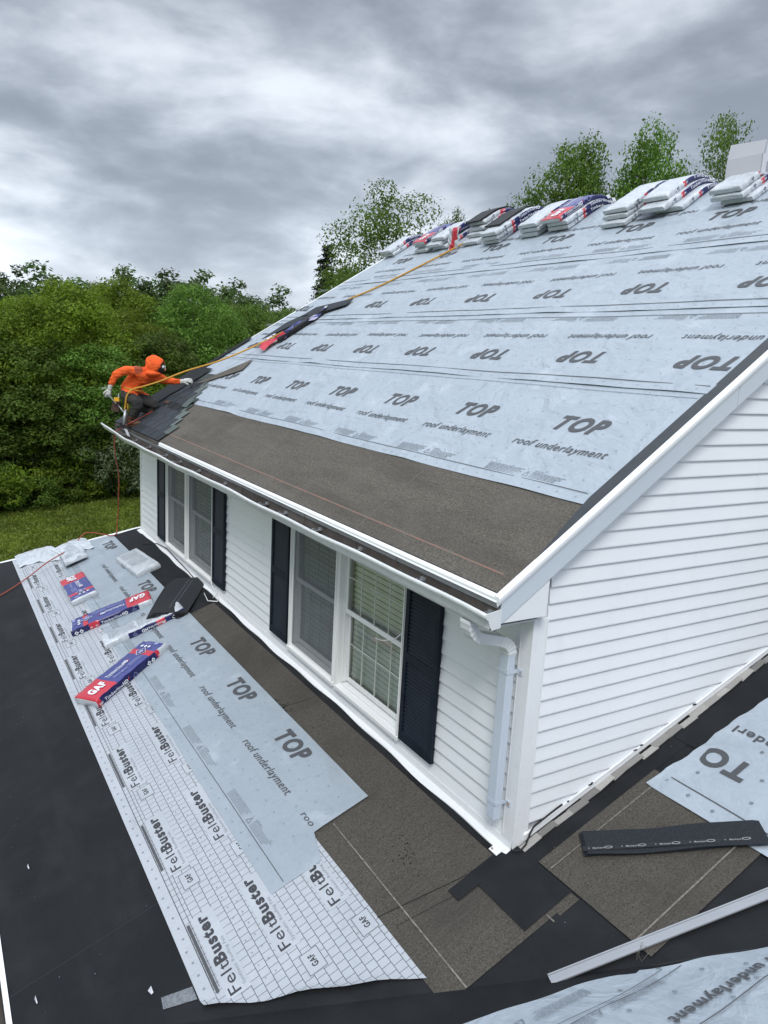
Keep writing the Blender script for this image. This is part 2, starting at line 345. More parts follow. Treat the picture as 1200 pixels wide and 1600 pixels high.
def put_text(mb, body, mp, w, cap, mi=0, bold=.02, shear=0, base=0):
    """mp(u,v)->3D, u along the reading direction 0..w, v up; cap = height of capitals"""
    v, f, a, b = text2d(body, bold, shear)
    u = (v[:, 0] - a) / (b - a) * w; h = (v[:, 1]) / .70 * cap
    mb.add([mp(x, y + base) for x, y in zip(u, h)], f, mi)

# ------------------------------------------------------------------ the house
house = root('house', (0, 0, GROUND), 'white vinyl sided house with dark shutters, its roof half covered in grey underlayment', 'house')
E0 = 0.1016; Z1 = 0.0465
def board(mb, run, z0, a0, a1, b0, b1, face):
    """one lap board; a0/b0 start and end along the wall at its lower edge, a1/b1 at its upper edge"""
    sec = [(.004, z0 + E0 + .003), (.0195, z0 + .010), (.0195, z0 + .002), (.014, z0 - .001), (0.0, z0 - .0005)]
    vs = []
    for (s0, s1) in ((a0, a1), (b0, b1)):
        for d, z in sec:
            t = min(max((z - z0) / E0, 0), 1); s = s0 + (s1 - s0) * t
            vs.append((-d, s, z) if face == 'F' else (s, -d, z))
    n = len(sec); fs = [(i, i + 1, n + i + 1, n + i) for i in range(n - 1)] + [tuple(range(n))[::-1], tuple(range(n, 2 * n))]
    if face == 'F': fs = [f[::-1] for f in fs]
    mb.add(vs, fs)
def siding(z0, a0, a1, b0, b1, face):
    k = int(round((z0 - Z1) / E0)); j = {1: 1.05, 4: 1.9, 9: 1.35, 14: 1.62, 21: 1.95, 26: 2.05}.get(k) if face == 'G' else {5: 4.5, 9: 4.1}.get(k)
    if j and max(a0, a1) + .1 < j < min(b0, b1) - .1:
        for lo, hi, pr in (((a0, a1), (j, j), 0), ((j - .012, j - .012), (b0, b1), .0022)):
            mb = MB(); board(mb, None, z0, lo[0], lo[1], hi[0], hi[1], face); mb.v = [(x - (pr if face == 'F' else 0), y - (pr if face == 'G' else 0), z) for x, y, z in mb.v]; o = mb.build('siding_board', M_side, house)
        return o
    mb = MB(); board(mb, None, z0, a0, a1, b0, b1, face); return mb.build('siding_board', M_side, house)
# front wall
WIN = [(1.30, 2.33, False), (2.37, 3.33, True), (5.60, 6.66, True), (6.70, 7.65, True)]
for k in range(0, 15):
    z = Z1 + E0 * k
    if z < .11: siding(z, .08, .08, WALL_L - .07, WALL_L - .07, 'F')
    elif z < 1.40:
        for a, b in ((.08, 1.27), (3.36, 5.57), (7.68, WALL_L - .07)): siding(z, a, a, b, b, 'F')
    elif z < 1.44: siding(z, .08, .08, WALL_L - .07, WALL_L - .07, 'F')
# gable wall, up to the rake on both slopes and down to the lower roof
def rk(z): return (z - 1.775) / .667
for k in range(0, 46):
    z = Z1 + E0 * k; zt = z + E0
    a0 = a1 = .088
    if zt > 1.80: a0 = max(.088, rk(z)); a1 = max(.088, rk(zt))
    b0 = 8.8 - rk(z) if z > 1.8 else 8.72; b1 = 8.8 - rk(zt) if zt > 1.8 else 8.72
    base = (z - .022) / SL; base1 = (zt - .022) / SL
    b0 = min(b0, base if z < 2.6 else 99); b1 = min(b1, base1 if zt < 2.7 else 99)
    if b0 > a0 and b1 > a1: siding(z, a0, a1, b0, b1, 'G')
# wall cores
mb = MB()
mb.box(.012, .15, .02, WALL_L - .02, -3.9, .12); mb.box(.012, .15, .02, WALL_L - .02, 1.41, 1.66)
for a, b in ((.02, 1.30), (3.33, 5.60), (7.65, WALL_L - .02)): mb.box(.012, .15, a, b, .12, 1.41)
mb.build('front_wall', M_side, house)
mb = MB(); mb.prism([(.15, .012, -3.9), (8.75, .012, -3.9), (8.75, .012, 1.8), (4.4, .012, 4.72), (.15, .012, 1.82)], (0, .12, 0)); mb.build('gable_wall', M_side, house)
mb = MB(); mb.prism([(.15, WALL_L - .14, -3.9), (8.75, WALL_L - .14, -3.9), (8.75, WALL_L - .14, 1.8), (4.4, WALL_L - .14 - .9, 4.6), (.15, WALL_L - .14, 1.82)], (0, .12, 0)); mb.box(8.6, 8.75, .14, WALL_L - .15, -3.9, 1.8)
mb.build('rear_wall', M_side, house)
mb = MB(); mb.box(-2.45, -2.30, -6.0, 9.0, -3.9, -1.05); mb.prism([(-2.29, 8.86, -3.9), (0, 8.86, -3.9), (0, 8.86, -.16), (-2.29, 8.86, zA(-2.29) - .16)], (0, .14, 0)); mb.build('lower_storey_wall', M_side, house)
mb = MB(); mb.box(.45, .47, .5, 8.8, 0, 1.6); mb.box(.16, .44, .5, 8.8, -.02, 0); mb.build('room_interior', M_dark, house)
# corner boards
mb = MB(); mb.box(-.022, .012, -.022, .085, -.01, 1.49); mb.box(.0125, .092, -.022, .011, .0, 1.49)
mb.box(-.026, -.0225, .073, .083, .02, 1.48); mb.box(.080, .090, -.026, -.0225, .04, 1.48)
bevel(mb.build('corner_board', M_trim, house), .003)
mb = MB(); mb.box(-.022, .012, WALL_L - .075, WALL_L + .02, -.02, 1.49); bevel(mb.build('corner_board', M_trim, house), .003)
# base trim, metal apron on the lower roof below the front wall
mb = MB(); mb.box(-.030, .0, .088, WALL_L - .08, -.02, .045); mb.build('starter_trim', M_trim, house)
mb = MB(); ys = np.linspace(-.02, WALL_L - .02, 90); vs = []
for y in ys:
    w = .072 + .008 * math.sin(y * 2.1) + .006 * math.sin(y * 7.3 + 1) + (.02 if y > 8.9 else 0)
    vs += [(-.031, y, .05), (-.034, y, .004), (-w, y, zA(-w) + .012 + .004 * math.sin(y * 5)), (-w, y, zA(-w) + .006)]
mb.add(vs, [(4 * i + j, 4 * i + j + 1, 4 * i + j + 5, 4 * i + j + 4) for i in range(len(ys) - 1) for j in range(3)])
mb.build('apron_flashing', M_trim, house)
mb = MB(); mb.obox((-.118, .010, zA(-.118) + .016), (.06, .0, .0224), (.0, .075, .0), (0, 0, .003)); mb.build('flashing_end', M_trim, house)
mb = MB(); mb.obox((-.112, .062, zA(-.112) + .0200), (.012, .0, .0045), (.006, .020, .0), (0, 0, .001)); mb.build('rust_patch', M_rust, house)
# J channel and step shingles along the gable
mb = MB()
for x0, x1 in ((.06, 3.6),):
    mb.obox((x0, -.034, zA(x0) + .052), (x1 - x0, 0, (x1 - x0) * SL), (0, .012, 0), (0, 0, .012))
    mb.obox((x0, -.030, zA(x0) + .020), (x1 - x0, 0, (x1 - x0) * SL), (0, .022, 0), (0, 0, .032))
mb.build('gable_channel', M_trim, house)
mb = MB(); mb.box(0, .148, .018, .072, 0, .006); P_step = mb.build('step_shingle', M_shold, house, local=True)
cs = 1 / math.hypot(1, SL); th = math.atan(SL)
def place_step(o, x, dy, rz, lift):
    o.location = Vector((x, -.098 + dy, zA(x) + lift)) - ORG['house']; o.rotation_euler = (rz * .3, -th - .03, rz)
for i in range(27):
    o = P_step if i == 0 else link(P_step.copy(), house)
    o.scale = (1, random.uniform(.8, 1.2), 1)
    place_step(o, .02 + i * .125, random.uniform(-.010, .012), random.uniform(-.06, .06), .006 + (i % 2) * .004)
# wires tucked behind the channel
mb = MB(); mb.tube([(-.05, -.06, .03), (.0, -.07, .02), (.05, -.06, .04), (.09, -.045, .09), (.12, -.04, .13), (.3, -.038, .20), (.36, -.03, .21)], .006, 6); mb.build('black_cable', M_black, house, True)
mb = MB()
for x in (.40, .58, .60, .98, 1.04, 1.55): mb.box(x, x + random.uniform(.012, .035), -.036, -.03, zA(x) + .068, zA(x) + .074 + random.uniform(0, .004))
mb.build('torn_membrane', M_ice, house, kind='stuff')

# windows
def window(y0, y1, screened, n_m=4):
    z0, z1 = .115, 1.43; xo, xi = -.040, .085; f = .030
    mb = MB()
    for a, b in ((y0, y0 + f), (y1 - f, y1)):
        mb.box(xo, xi, a, b, z0, z1); mb.box(xo - .008, xo, a + .004, b - .014, z0 + .02, z1 - .02)
    mb.box(xo, xi, y0 + f, y1 - f, z1 - f, z1)
    mb.add([(xo - .012, y0 - .005, z0 - .02), (xo - .012, y1 + .005, z0 - .02), (xo - .012, y1 + .005, z0 + .012), (xo - .012, y0 - .005, z0 + .012),
            (xi, y0 - .005, z0 - .02), (xi, y1 + .005, z0 - .02), (xi, y1 + .005, z0 + .045), (xi, y0 - .005, z0 + .045)],
           [(0, 1, 2, 3)[::-1], (3, 2, 6, 7)[::-1], (4, 7, 6, 5)[::-1], (0, 4, 5, 1)[::-1], (0, 3, 7, 4)[::-1], (1, 5, 6, 2)[::-1]])
    # jamb liners
    for a, b in ((y0 + f, y0 + f + .012), (y1 - f - .012, y1 - f)): mb.box(.005, xi, a, b, z0 + .04, z1 - f)
    w = bevel(mb.build('window', M_vin, house), .0025, 1)
    mid = .80; a, b = y0 + f + .014, y1 - f - .014
    def sash(x, za, zb, name='sash'):
        s = MB(); t = .032
        s.box(x, x + .028, a, a + t, za, zb); s.box(x, x + .028, b - t, b, za, zb); s.box(x, x + .028, a + t, b - t, za, za + t + .008); s.box(x, x + .028, a + t, b - t, zb - t, zb)
        bevel(s.build(name, M_vin, w), .002, 1)
        g = MB(); g.quad((x + .011, a + t, zb - t), (x + .011, b - t, zb - t), (x + .011, b - t, za + t), (x + .011, a + t, za + t)); g.build('pane', M_glass, w)
        m = MB()
        for i in range(1, n_m):
            y = a + t + (b - a - 2 * t) * i / n_m; m.box(x + (.014 if screened else .004), x + (.019 if screened else .0095), y - .0045, y + .0045, za + t, zb - t)
        zz = (za + zb) / 2 + .02; m.box(x + (.0145 if screened else .0045), x + (.0185 if screened else .0090), a + t, b - t, zz - .0045, zz + .0045)
        m.build('muntin', M_munt, w)
    sash(.008, mid - .01, z1 - f - .004); sash(.044, z0 + .055, mid + .022)
    bl = MB(); n = 25
    for i in range(n):
        z = z0 + .08 + i * (z1 - z0 - .14) / n; bl.add([(.088, a, z + .0185), (.088, b, z + .0185), (.080, b, z - .0185), (.080, a, z - .0185)], [(0, 1, 2, 3)])
    bl.build('blind', M_blind, w)
    if screened:
        s = MB(); s.box(-.022, -.010, y0 + f, y0 + f + .016, z0 + .02, z1 - f); s.box(-.022, -.010, y1 - f - .016, y1 - f, z0 + .02, z1 - f); s.box(-.022, -.010, y0 + f + .016, y1 - f - .016, z0 + .02, z0 + .04)
        s.build('screen_frame', M_vin, w)
        s = MB(); s.quad((-.016, y0 + f + .016, z0 + .04), (-.016, y1 - f - .016, z0 + .04), (-.016, y1 - f - .016, z1 - f), (-.016, y0 + f + .016, z1 - f)); s.build('insect_screen', M_screen, w)
    return w
for a, b, s in WIN: window(a, b, s, 4 if a < 5 else 3)
mb = MB(); mb.tube([(.05 - .09, 1.34, .93), (-.043, 1.42, .86), (-.044, 1.6, .79), (-.043, 1.7, .775)], .004, 5); mb.build('white_cord', M_vin, house, True)
for a, b in ((2.33, 2.37), (6.66, 6.70)):
    mb = MB(); mb.box(-.030, .05, a, b, .12, 1.43); mb.build('mullion', M_vin, house)
# shutters
def shutter(y0, y1):
    z0, z1 = .13, 1.43; mb = MB(); t = .045; x0, x1 = -.052, -.018
    mb.box(x0, x1, y0, y0 + t, z0, z1); mb.box(x0, x1, y1 - t, y1, z0, z1)
    for za, zb in ((z0, z0 + .075), (.76, .83), (z1 - .075, z1)): mb.box(x0, x1, y0 + t, y1 - t, za, zb)
    s = bevel(mb.build('shutter', M_shut, house), .003, 2)
    mb = MB()
    for za, zb in ((z0 + .075, .76), (.83, z1 - .075)):
        n = int((zb - za) / .029)
        for i in range(n):
            z = za + (i + .5) * (zb - za) / n
            mb.add([(x0 + .020, y0 + t, z + .016), (x0 + .020, y1 - t, z + .016), (x0 + .006, y1 - t, z - .012), (x0 + .006, y0 + t, z - .012), (x0 + .010, y1 - t, z - .016), (x0 + .010, y0 + t, z - .016)], [(0, 1, 2, 3)[::-1], (3, 2, 4, 5)[::-1]])
    mb.box(x0 + .024, x1 - .002, y0 + t, y1 - t, z0 + .02, z1 - .02)
    mb.build('louvres', M_shut, s); return s
for a, b in ((.85, 1.275), (3.35, 3.765), (5.17, 5.575), (7.675, 8.075)): shutter(a, b)
# frieze under the soffit, soffit, fascia, boxed eave return, rake
mb = MB(); mb.box(EAVE + .01, -.0, -.02, WALL_L + .08, 1.485, 1.495); mb.build('soffit', M_wood, house)
mb = MB(); mb.box(-.024, .010, .086, WALL_L - .08, 1.432, 1.484); mb.build('frieze_trim', M_trim, house)
mb = MB(); mb.box(-.366, -.3515, -.085, WALL_L + .12, 1.49, 1.690); mb.build('eave_fascia', M_gutter2, house)
for y0 in (-.092,):
    mb = MB()
    zl = lambda x: 1.765 + .667 * x
    mb.prism([(-.345, y0, 1.535), (.0, y0, 1.535), (.0, y0, zl(0)), (-.345, y0, zl(-.345) + .01)], (0, .07, 0))
    bevel(mb.build('eave_return', M_trim, house), .002, 1)
mb = MB(); mb.box(.002, .022, -.05, -.019, 1.52, 1.79); mb.build('return_trim', M_trim, house)
for nm, yy, d in (('near', -.10, .012),):
    for i, (xa, xb) in enumerate(((-.347, 1.46), (1.465, RIDGE))):
        mb = MB(); mb.prism([(xa, yy, 1.762 + .667 * xa), (xb, yy, 1.762 + .667 * xb), (xb, yy, 1.925 + SM * xb), (xa, yy, 1.925 + SM * xa)], (0, .014, 0))
        bevel(mb.build('rake_fascia', M_fascia, house), .002, 1)
    mb = MB(); mb.prism([(-.37, yy + .012, 1.775 + .667 * -.37), (RIDGE, yy + .012, 1.775 + .667 * RIDGE), (RIDGE, yy + .012, 1.787 + .667 * RIDGE), (-.37, yy + .012, 1.787 - .667 * .37)], (0, .085, 0)); mb.build('rake_soffit', M_trim, house)
# rake of the other half of the gable
mb = MB(); mb.prism([(RIDGE, -.1, 1.762 + .667 * RIDGE), (9.2, -.1, 1.50), (9.2, -.1, 1.66), (RIDGE, -.1, 1.925 + SM * RIDGE)], (0, .014, 0)); mb.build('rake_fascia', M_fascia, house)
# drip edge along the rake: lip, face and flat flange
mb = MB(); xa, xb = EAVE - .012, RIDGE
def rl(x, dz): return 1.942 + SM * x + dz
sec = [(-.078, .010), (-.112, .010), (-.118, .002), (-.118, -.018), (-.106, -.024), (-.106, -.045)]
vs = [(x, y, rl(x, z)) for x in (xa, xb) for y, z in sec]; n = len(sec)
mb.add(vs, [(i, n + i, n + i + 1, i + 1) for i in range(n - 1)] + [tuple(range(n))])
o = mb.build('rake_drip_edge', M_drip, house); so = o.modifiers.new('thick', 'SOLIDIFY'); so.thickness = .0015
mb = MB(); ya, yb = -.10, 6.72
sec = [(EAVE + .006, .006), (EAVE - .006, .006), (EAVE - .012, .0), (EAVE - .012, -.012), (EAVE - .018, -.018)]
vs = [(x, y, rl(x, z)) for y in (ya, yb) for x, z in sec]; n = len(sec)
mb.add(vs, [(i, i + 1, n + i + 1, n + i) for i in range(n - 1)])
o = mb.build('eave_drip_edge', M_drip, house); so = o.modifiers.new('thick', 'SOLIDIFY'); so.thickness = .0015
mb = MB(); sec2 = [(x, z) for x, z in sec]; vs = [(x + .004, y, rl(x, z) - .003) for y in (yb, WALL_L + .12) for x, z in sec2]
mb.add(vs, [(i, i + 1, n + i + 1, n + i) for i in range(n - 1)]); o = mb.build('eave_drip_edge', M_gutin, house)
# gutter
mb = MB(); ys = np.concatenate([np.linspace(-.10, 7.6, 40), np.linspace(7.75, 9.36, 16)]); sec = [(-.386, 1.640), (-.386, 1.532), (-.440, 1.528), (-.452, 1.548), (-.466, 1.585), (-.488, 1.600), (-.490, 1.618), (-.478, 1.622), (-.474, 1.612)]
n = len(sec); vs = []
for y in ys:
    sag = .006 * math.sin(y * 1.9) + .004 * math.sin(y * 5.1 + 1); dx = .004 * math.sin(y * 3.3); bend = max(0, y - 8.0)
    for i, (x, z) in enumerate(sec):
        fr = 1 if i >= 3 else 0
        vs.append((x + .018 + fr * (dx + .022 - .002 - .009 * y - .03 * bend), y, z - .014 + fr * (sag - .004 + bend * .055) + (bend * .02)))
mb.add(vs, [(n * j + i, n * j + i + 1, n * j + n + i + 1, n * j + n + i) for j in range(len(ys) - 1) for i in range(n - 1)], 0)
for k in range(len(mb.f)):
    if k % (n - 1) in (0, 1): mb.m[k] = 1
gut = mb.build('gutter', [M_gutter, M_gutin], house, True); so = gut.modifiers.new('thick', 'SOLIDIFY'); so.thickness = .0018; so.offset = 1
mb = MB(); mb.prism([(-.344, -.104, 1.626), (-.344, -.104, 1.516), (-.405, -.104, 1.508), (-.422, -.104, 1.535), (-.432, -.104, 1.565), (-.452, -.104, 1.582), (-.454, -.104, 1.606)], (0, .004, 0)); bevel(mb.build('end_cap', M_gutter, gut), .001, 1)
mb = MB(); ys = np.linspace(-.08, 9.3, 240); vs = []
for y in ys:
    h = 1.542 + .012 * (math.sin(y * 9) * math.sin(y * 3.7 + 2) + .6 * math.sin(y * 31)); h -= .012; vs += [(-.346, y, h + .012), (-.380, y, h + .004), (-.408 - .006 * y, y, h)]
mb.add(vs, [(3 * i + j, 3 * i + j + 1, 3 * i + j + 4, 3 * i + j + 3) for i in range(len(ys) - 1) for j in range(2)])
for _ in range(160):
    y = random.uniform(0, 9.2); x = random.uniform(-.41, -.36); a = random.uniform(0, 6.3); l = random.uniform(.01, .03)
    mb.quad((x, y, 1.56), (x + l * math.cos(a), y + l * math.sin(a), 1.565), (x + l * math.cos(a) - .01, y + l * math.sin(a) + .01, 1.572), (x - .01, y + .01, 1.566))
mb.build('leaf_litter', M_litter, gut, kind='stuff')
for y in (-.05, .62, 1.41, 2.05, 2.70, 3.12, 4.20, 5.05, 5.75, 6.35, 7.15, 7.9, 8.6):
    mb = MB(); q_ = .009 * y; mb.box(-.442 - q_, -.346, y - .007, y + .007, 1.586, 1.590); mb.box(-.386, -.368, y - .018, y + .018, 1.585, 1.606)
    mb.tube([(-.450 - q_, y - .012, 1.598), (-.42 - q_, y - .004, 1.603), (-.40 - q_, y + .004, 1.596)], .003, 5)
    mb.build('gutter_hanger', M_steel, gut)
for y in (.9, 2.3, 3.7, 6.0, 4.6):
    mb = MB(); mb.tube([(-.39, y, 1.54), (-.385, y + .03, 1.60), (-.37, y + .05, 1.645)], [.004, .003, .002], 5); mb.build('twig', M_litter, gut)
# downspout with two elbows
def rect_sweep(mb, pts, w, h, mi=0, ribs=None):
    pts = [Vector(p) for p in pts]; k0 = len(mb.v); ref = Vector((0, 1, 0))
    for i, p in enumerate(pts):
        t = (pts[min(i + 1, len(pts) - 1)] - pts[max(i - 1, 0)]).normalized(); u = (ref - t * ref.dot(t)).normalized(); v = t.cross(u)
        g = ribs[i] if ribs else 1
        for a, b in ((-1, -1), (1, -1), (1, 1), (-1, 1)): mb.v.append(tuple(p + u * a * w / 2 * g + v * b * h / 2 * g))
    for i in range(len(pts) - 1):
        for j in range(4):
            a = k0 + 4 * i + j; b = k0 + 4 * i + (j + 1) % 4; mb.f.append((a, b, b + 4, a + 4)); mb.m.append(mi)
    mb.f.append((k0, k0 + 3, k0 + 2, k0 + 1)); e = len(mb.v); mb.f.append((e - 4, e - 3, e - 2, e - 1)); mb.m += [mi, mi]
def curve(p0, p1, p2, n=9):
    p0, p1, p2 = Vector(p0), Vector(p1), Vector(p2); return [p0 * (1 - t) ** 2 + p1 * 2 * t * (1 - t) + p2 * t * t for t in [i / (n - 1) for i in range(n)]]
ds = MB(); rect_sweep(ds, [(-.078, .115, 1.26), (-.078, .115, .165)], .078, .058); dsp = bevel(ds.build('downspout', M_spout, house), .006, 2)
e1 = curve((-.392, .115, 1.505), (-.392, .115, 1.41), (-.31, .115, 1.385), 11); e2 = curve((-.165, .115, 1.345), (-.078, .115, 1.32), (-.078, .115, 1.245), 11)
for pts in (e1, [e1[-1] + Vector((-.005, 0, .0015)), e2[0]], e2):
    m_ = MB(); rb = [1 + (.08 if i % 2 else 0) for i in range(len(pts))] if len(pts) > 2 else [.97, .97]; rect_sweep(m_, pts, .080, .060, ribs=rb); m_.build('elbow', M_gutter, dsp)
for z in (1.13, .27):
    m_ = MB(); m_.box(-.111, -.109, .072, .158, z, z + .024); m_.box(-.1085, -.02, .0715, .0735, z, z + .024); m_.box(-.1085, -.02, .156, .158, z, z + .024); m_.build('strap', M_spout, dsp)
    m_ = MB(); m_.box(-.030, -.024, .030, .071, z - .004, z + .028); m_.build('strap_ear', M_spout, dsp)
    m_ = MB(); m_.tube([(-.033, .045, z + .012), (-.029, .045, z + .012)], .011 if z < 1 else .006, 8); m_.build('rust_stain', M_rust, dsp)

# ------------------------------------------------------------------ roofs
def slab(name, poly, zf, m, t=.14, off=0.0):
    mb = MB(); mb.prism([(x, y, zf(x, y) + off - t) for x, y in poly], (0, 0, t)); return mb.build(name, m, house)
slab('upper_roof', [(-.351, -.085), (RIDGE, -.085), (RIDGE, farM(RIDGE)), (.6, 9.32), (-.351, 9.32)], lambda x, y: zM(x), M_feltM, .10)
slab('upper_roof', [(RIDGE + .002, -.085), (9.2, -.085), (9.2, 9.32), (RIDGE + .002, farM(RIDGE))], lambda x, y: zM(2 * RIDGE - x), M_under, .10)
zAf = lambda x, y: zA(x)
VAL = [(-2.74, 1.0), (4.5, -4.43)]
slab('lower_roof', [(-2.74, 1.0), (4.5, -4.43), (5.2, -4.43), (5.2, -.02), (.004, -.02), (.004, farA(0)), (-2.74, farA(-2.74))], zAf, M_ice, .12)
slab('cross_roof', [(-2.74, 1.0), (-2.74, -6.6), (5.2, -6.6), (5.2, -4.43), (4.5, -4.43)], lambda x, y: zB(y), M_ice, .12)
mb = MB(); mb.obox((-2.760, -6.6, -1.075), (0, 17.5, 0), (.030, 0, .010), (0, 0, .055)); mb.build('lower_eave_drip_edge', M_drip, house)
mb = MB(); mb.box(-2.90, -2.762, -6.6, 10.9, -1.17, -1.165); mb.box(-2.905, -2.90, -6.6, 10.9, -1.17, -1.07); mb.box(-2.762, -2.758, -6.6, 10.9, -1.17, -1.06); mb.build('lower_gutter', [M_gutin], house)
mb = MB(); a, b = (.0, farA(0) + .03), (-2.76, farA(-2.76) + .03); pts = [(a[0] + (b[0] - a[0]) * t, a[1] + (b[1] - a[1]) * t) for t in np.linspace(0, 1, 30)]; vs = []
for i, (x, y) in enumerate(pts): j = .02 * math.sin(i * 1.3) + .015 * math.sin(i * 3.1); vs += [(x, y - .06 + j, zA(x) + .010), (x, y + .01 + j * .3, zA(x) + .014), (x, y + .012, zA(x) - .09)]
mb.add(vs, [(3 * i + j, 3 * i + j + 1, 3 * i + j + 4, 3 * i + j + 3) for i in range(29) for j in range(2)]); mb.build('lower_rake_drip_edge', M_drip, house)

def wav(x, y, s=0, a=1.0):
    return a * (.0022 * math.sin(1.7 * x + 2.9 * y + s) + .0018 * math.sin(4.3 * x - 2.1 * y + 2 * s) + .0010 * math.sin(7.9 * y + 5.0 * x + 3 * s))
def sheet(name, outline_x0, outline_x1, y0, y1, zf, off, m, ny=60, nx=10, s=0, amp=1.0, label=None, lift=None, y0f=None, y1f=None):
    """thin sheet lying on a roof: edges x0(y), x1(y) between y0 and y1 (which may depend on x)"""
    mb = MB(); vs = []
    for j in range(ny + 1):
        t = j / ny; yc = y0 + (y1 - y0) * t; xa, xb = outline_x0(yc), outline_x1(yc)
        for i in range(nx + 1):
            x = xa + (xb - xa) * i / nx; ya = y0f(x) if y0f else y0; yb = y1f(x) if y1f else y1; y = ya + (yb - ya) * t
            z = zf(x, y) + off + wav(x, y, s, amp) + .0038 * amp
            if lift: z += lift(x, y, i / nx, t)
            vs.append((x, y, z))
    w = nx + 1; mb.add(vs, [(w * j + i, w * j + i + 1, w * j + w + i + 1, w * j + w + i) for j in range(ny) for i in range(nx)])
    edge = [w * j for j in range(ny + 1)] + [w * ny + i for i in range(1, w)] + [w * j + nx for j in range(ny - 1, -1, -1)] + [i for i in range(nx - 1, 0, -1)]
    k = len(mb.v); n = len(edge); mb.v += [mb.v[i] for i in edge] + [(mb.v[i][0], mb.v[i][1], mb.v[i][2] - .0016) for i in edge]
    for q in range(n): mb.f.append((k + q, k + n + q, k + n + (q + 1) % n, k + (q + 1) % n)); mb.m.append(0)
    o = mb.build(name, m, house, True, label=label)
    P = lambda x, y: (x, y, zf(x, y) + off + wav(x, y, s, amp) + .0038 * amp + .0014)
    return o, P
def dash(mb, P, x0, y0, x1, y1, w, n=1, mi=0):
    """a printed line from (x0,y0) to (x1,y1) on a sheet"""
    d = Vector((x1 - x0, y1 - y0)); l = d.length; d /= l; q = Vector((-d.y, d.x)) * w / 2; k = max(1, int(l / .25)) if n == 0 else n
    for i in range(k):
        a = Vector((x0, y0)) + d * l * i / k; b = Vector((x0, y0)) + d * l * (i + 1) / k
        mb.add([P(*(a - q)), P(*(b - q)), P(*(b + q)), P(*(a + q))], [(0, 1, 2, 3)], mi)
def frame(P, x, y, flip=False, axis='-y'):
    """maps reading direction u and up v onto a sheet"""
    if axis == '-y': return (lambda u, v: P(x + v, y - u)) if not flip else (lambda u, v: P(x - v, y + u))
    if axis == '-x': return lambda u, v: P(x - u, y - v)
def notice(mb, F, mi=1):
    """small print block with a warning triangle, in the frame F(u,v); about .32 wide"""
    r_ = random.Random(3)
    for i in range(6):
        u = 0
        while u < .34 - .012 * i:
            l = r_.uniform(.012, .04); v = -.011 * i; mb.add([F(u, v), F(u + l, v), F(u + l, v + .0042), F(u, v + .0042)], [(0, 1, 2, 3)], mi); u += l + .006
    tri = [(.385, -.050), (.435, -.050), (.410, -.008)]
    for a, b in ((0, 1), (1, 2), (2, 0)):
        A_, B_ = Vector(tri[a]), Vector(tri[b]); d = (B_ - A_).normalized(); q = Vector((-d.y, d.x)) * .003
        mb.add([F(*(A_ - q)), F(*(B_ - q)), F(*(B_ + q)), F(*(A_ + q))], [(0, 1, 2, 3)], mi)
    put_text(mb, 'CAUTION:', F, .085, .013, mi, base=0) if False else put_text(mb, 'CAUTION:', lambda u, v: F(u + .455, v), .085, .012, mi)
    for i in range(1, 6):
        u = .455
        while u < .74 - .01 * i:
            l = r_.uniform(.012, .04); v = -.011 * i; mb.add([F(u, v), F(u + l, v), F(u + l, v + .0042), F(u, v + .0042)], [(0, 1, 2, 3)], mi); u += l + .006
def staples(mb, P, x0, x1, y0, y1, step=.16, mi=1, r=.0065, skip=None):
    r_ = random.Random(5); i = 0; x = x0
    while x < x1:
        y = y0 + (step / 2 if i % 2 else 0)
        while y < y1:
            if not skip or not skip(x, y):
                cx, cy = x + r_.uniform(-.006, .006), y + r_.uniform(-.006, .006)
                for k in range(6):
                    a, b = k * math.pi / 3, (k + .72) * math.pi / 3
                    mb.add([P(cx + r * math.cos(a), cy + r * math.sin(a)), P(cx + r * math.cos(b), cy + r * math.sin(b)), P(cx + r * .66 * math.cos(b), cy + r * .66 * math.sin(b)), P(cx + r * .66 * math.cos(a), cy + r * .66 * math.sin(a))], [(0, 1, 2, 3)], mi)
                mb.add([P(cx - r * .4, cy), P(cx, cy - r * .25), P(cx + r * .4, cy), P(cx, cy + r * .25)], [(0, 1, 2, 3)], 0)
            y += step
        x += step * .8; i += 1
TOPB, TOPS = .045, .22
def top_rows(mb, P, xb, ys, flip, w=.45, cap=.128):
    for y in ys: put_text(mb, 'TOP', frame(P, xb, y, flip), w, cap, 0, TOPB, TOPS)
def und_rows(mb, P, xb, ys, flip, w=.88, cap=.062, body='roof underlayment'):
    for y in ys: put_text(mb, body, frame(P, xb, y, flip), w, cap, 0, .006, TOPS)
zMf = lambda x, y: zM(x)
def near_y(x): return .002 + .004 * math.sin(x * 3)
e = lambda f, a, s: (lambda y: f + a * math.sin(y * 1.3 + s) + a * .5 * math.sin(y * 3.9 + 2 * s))
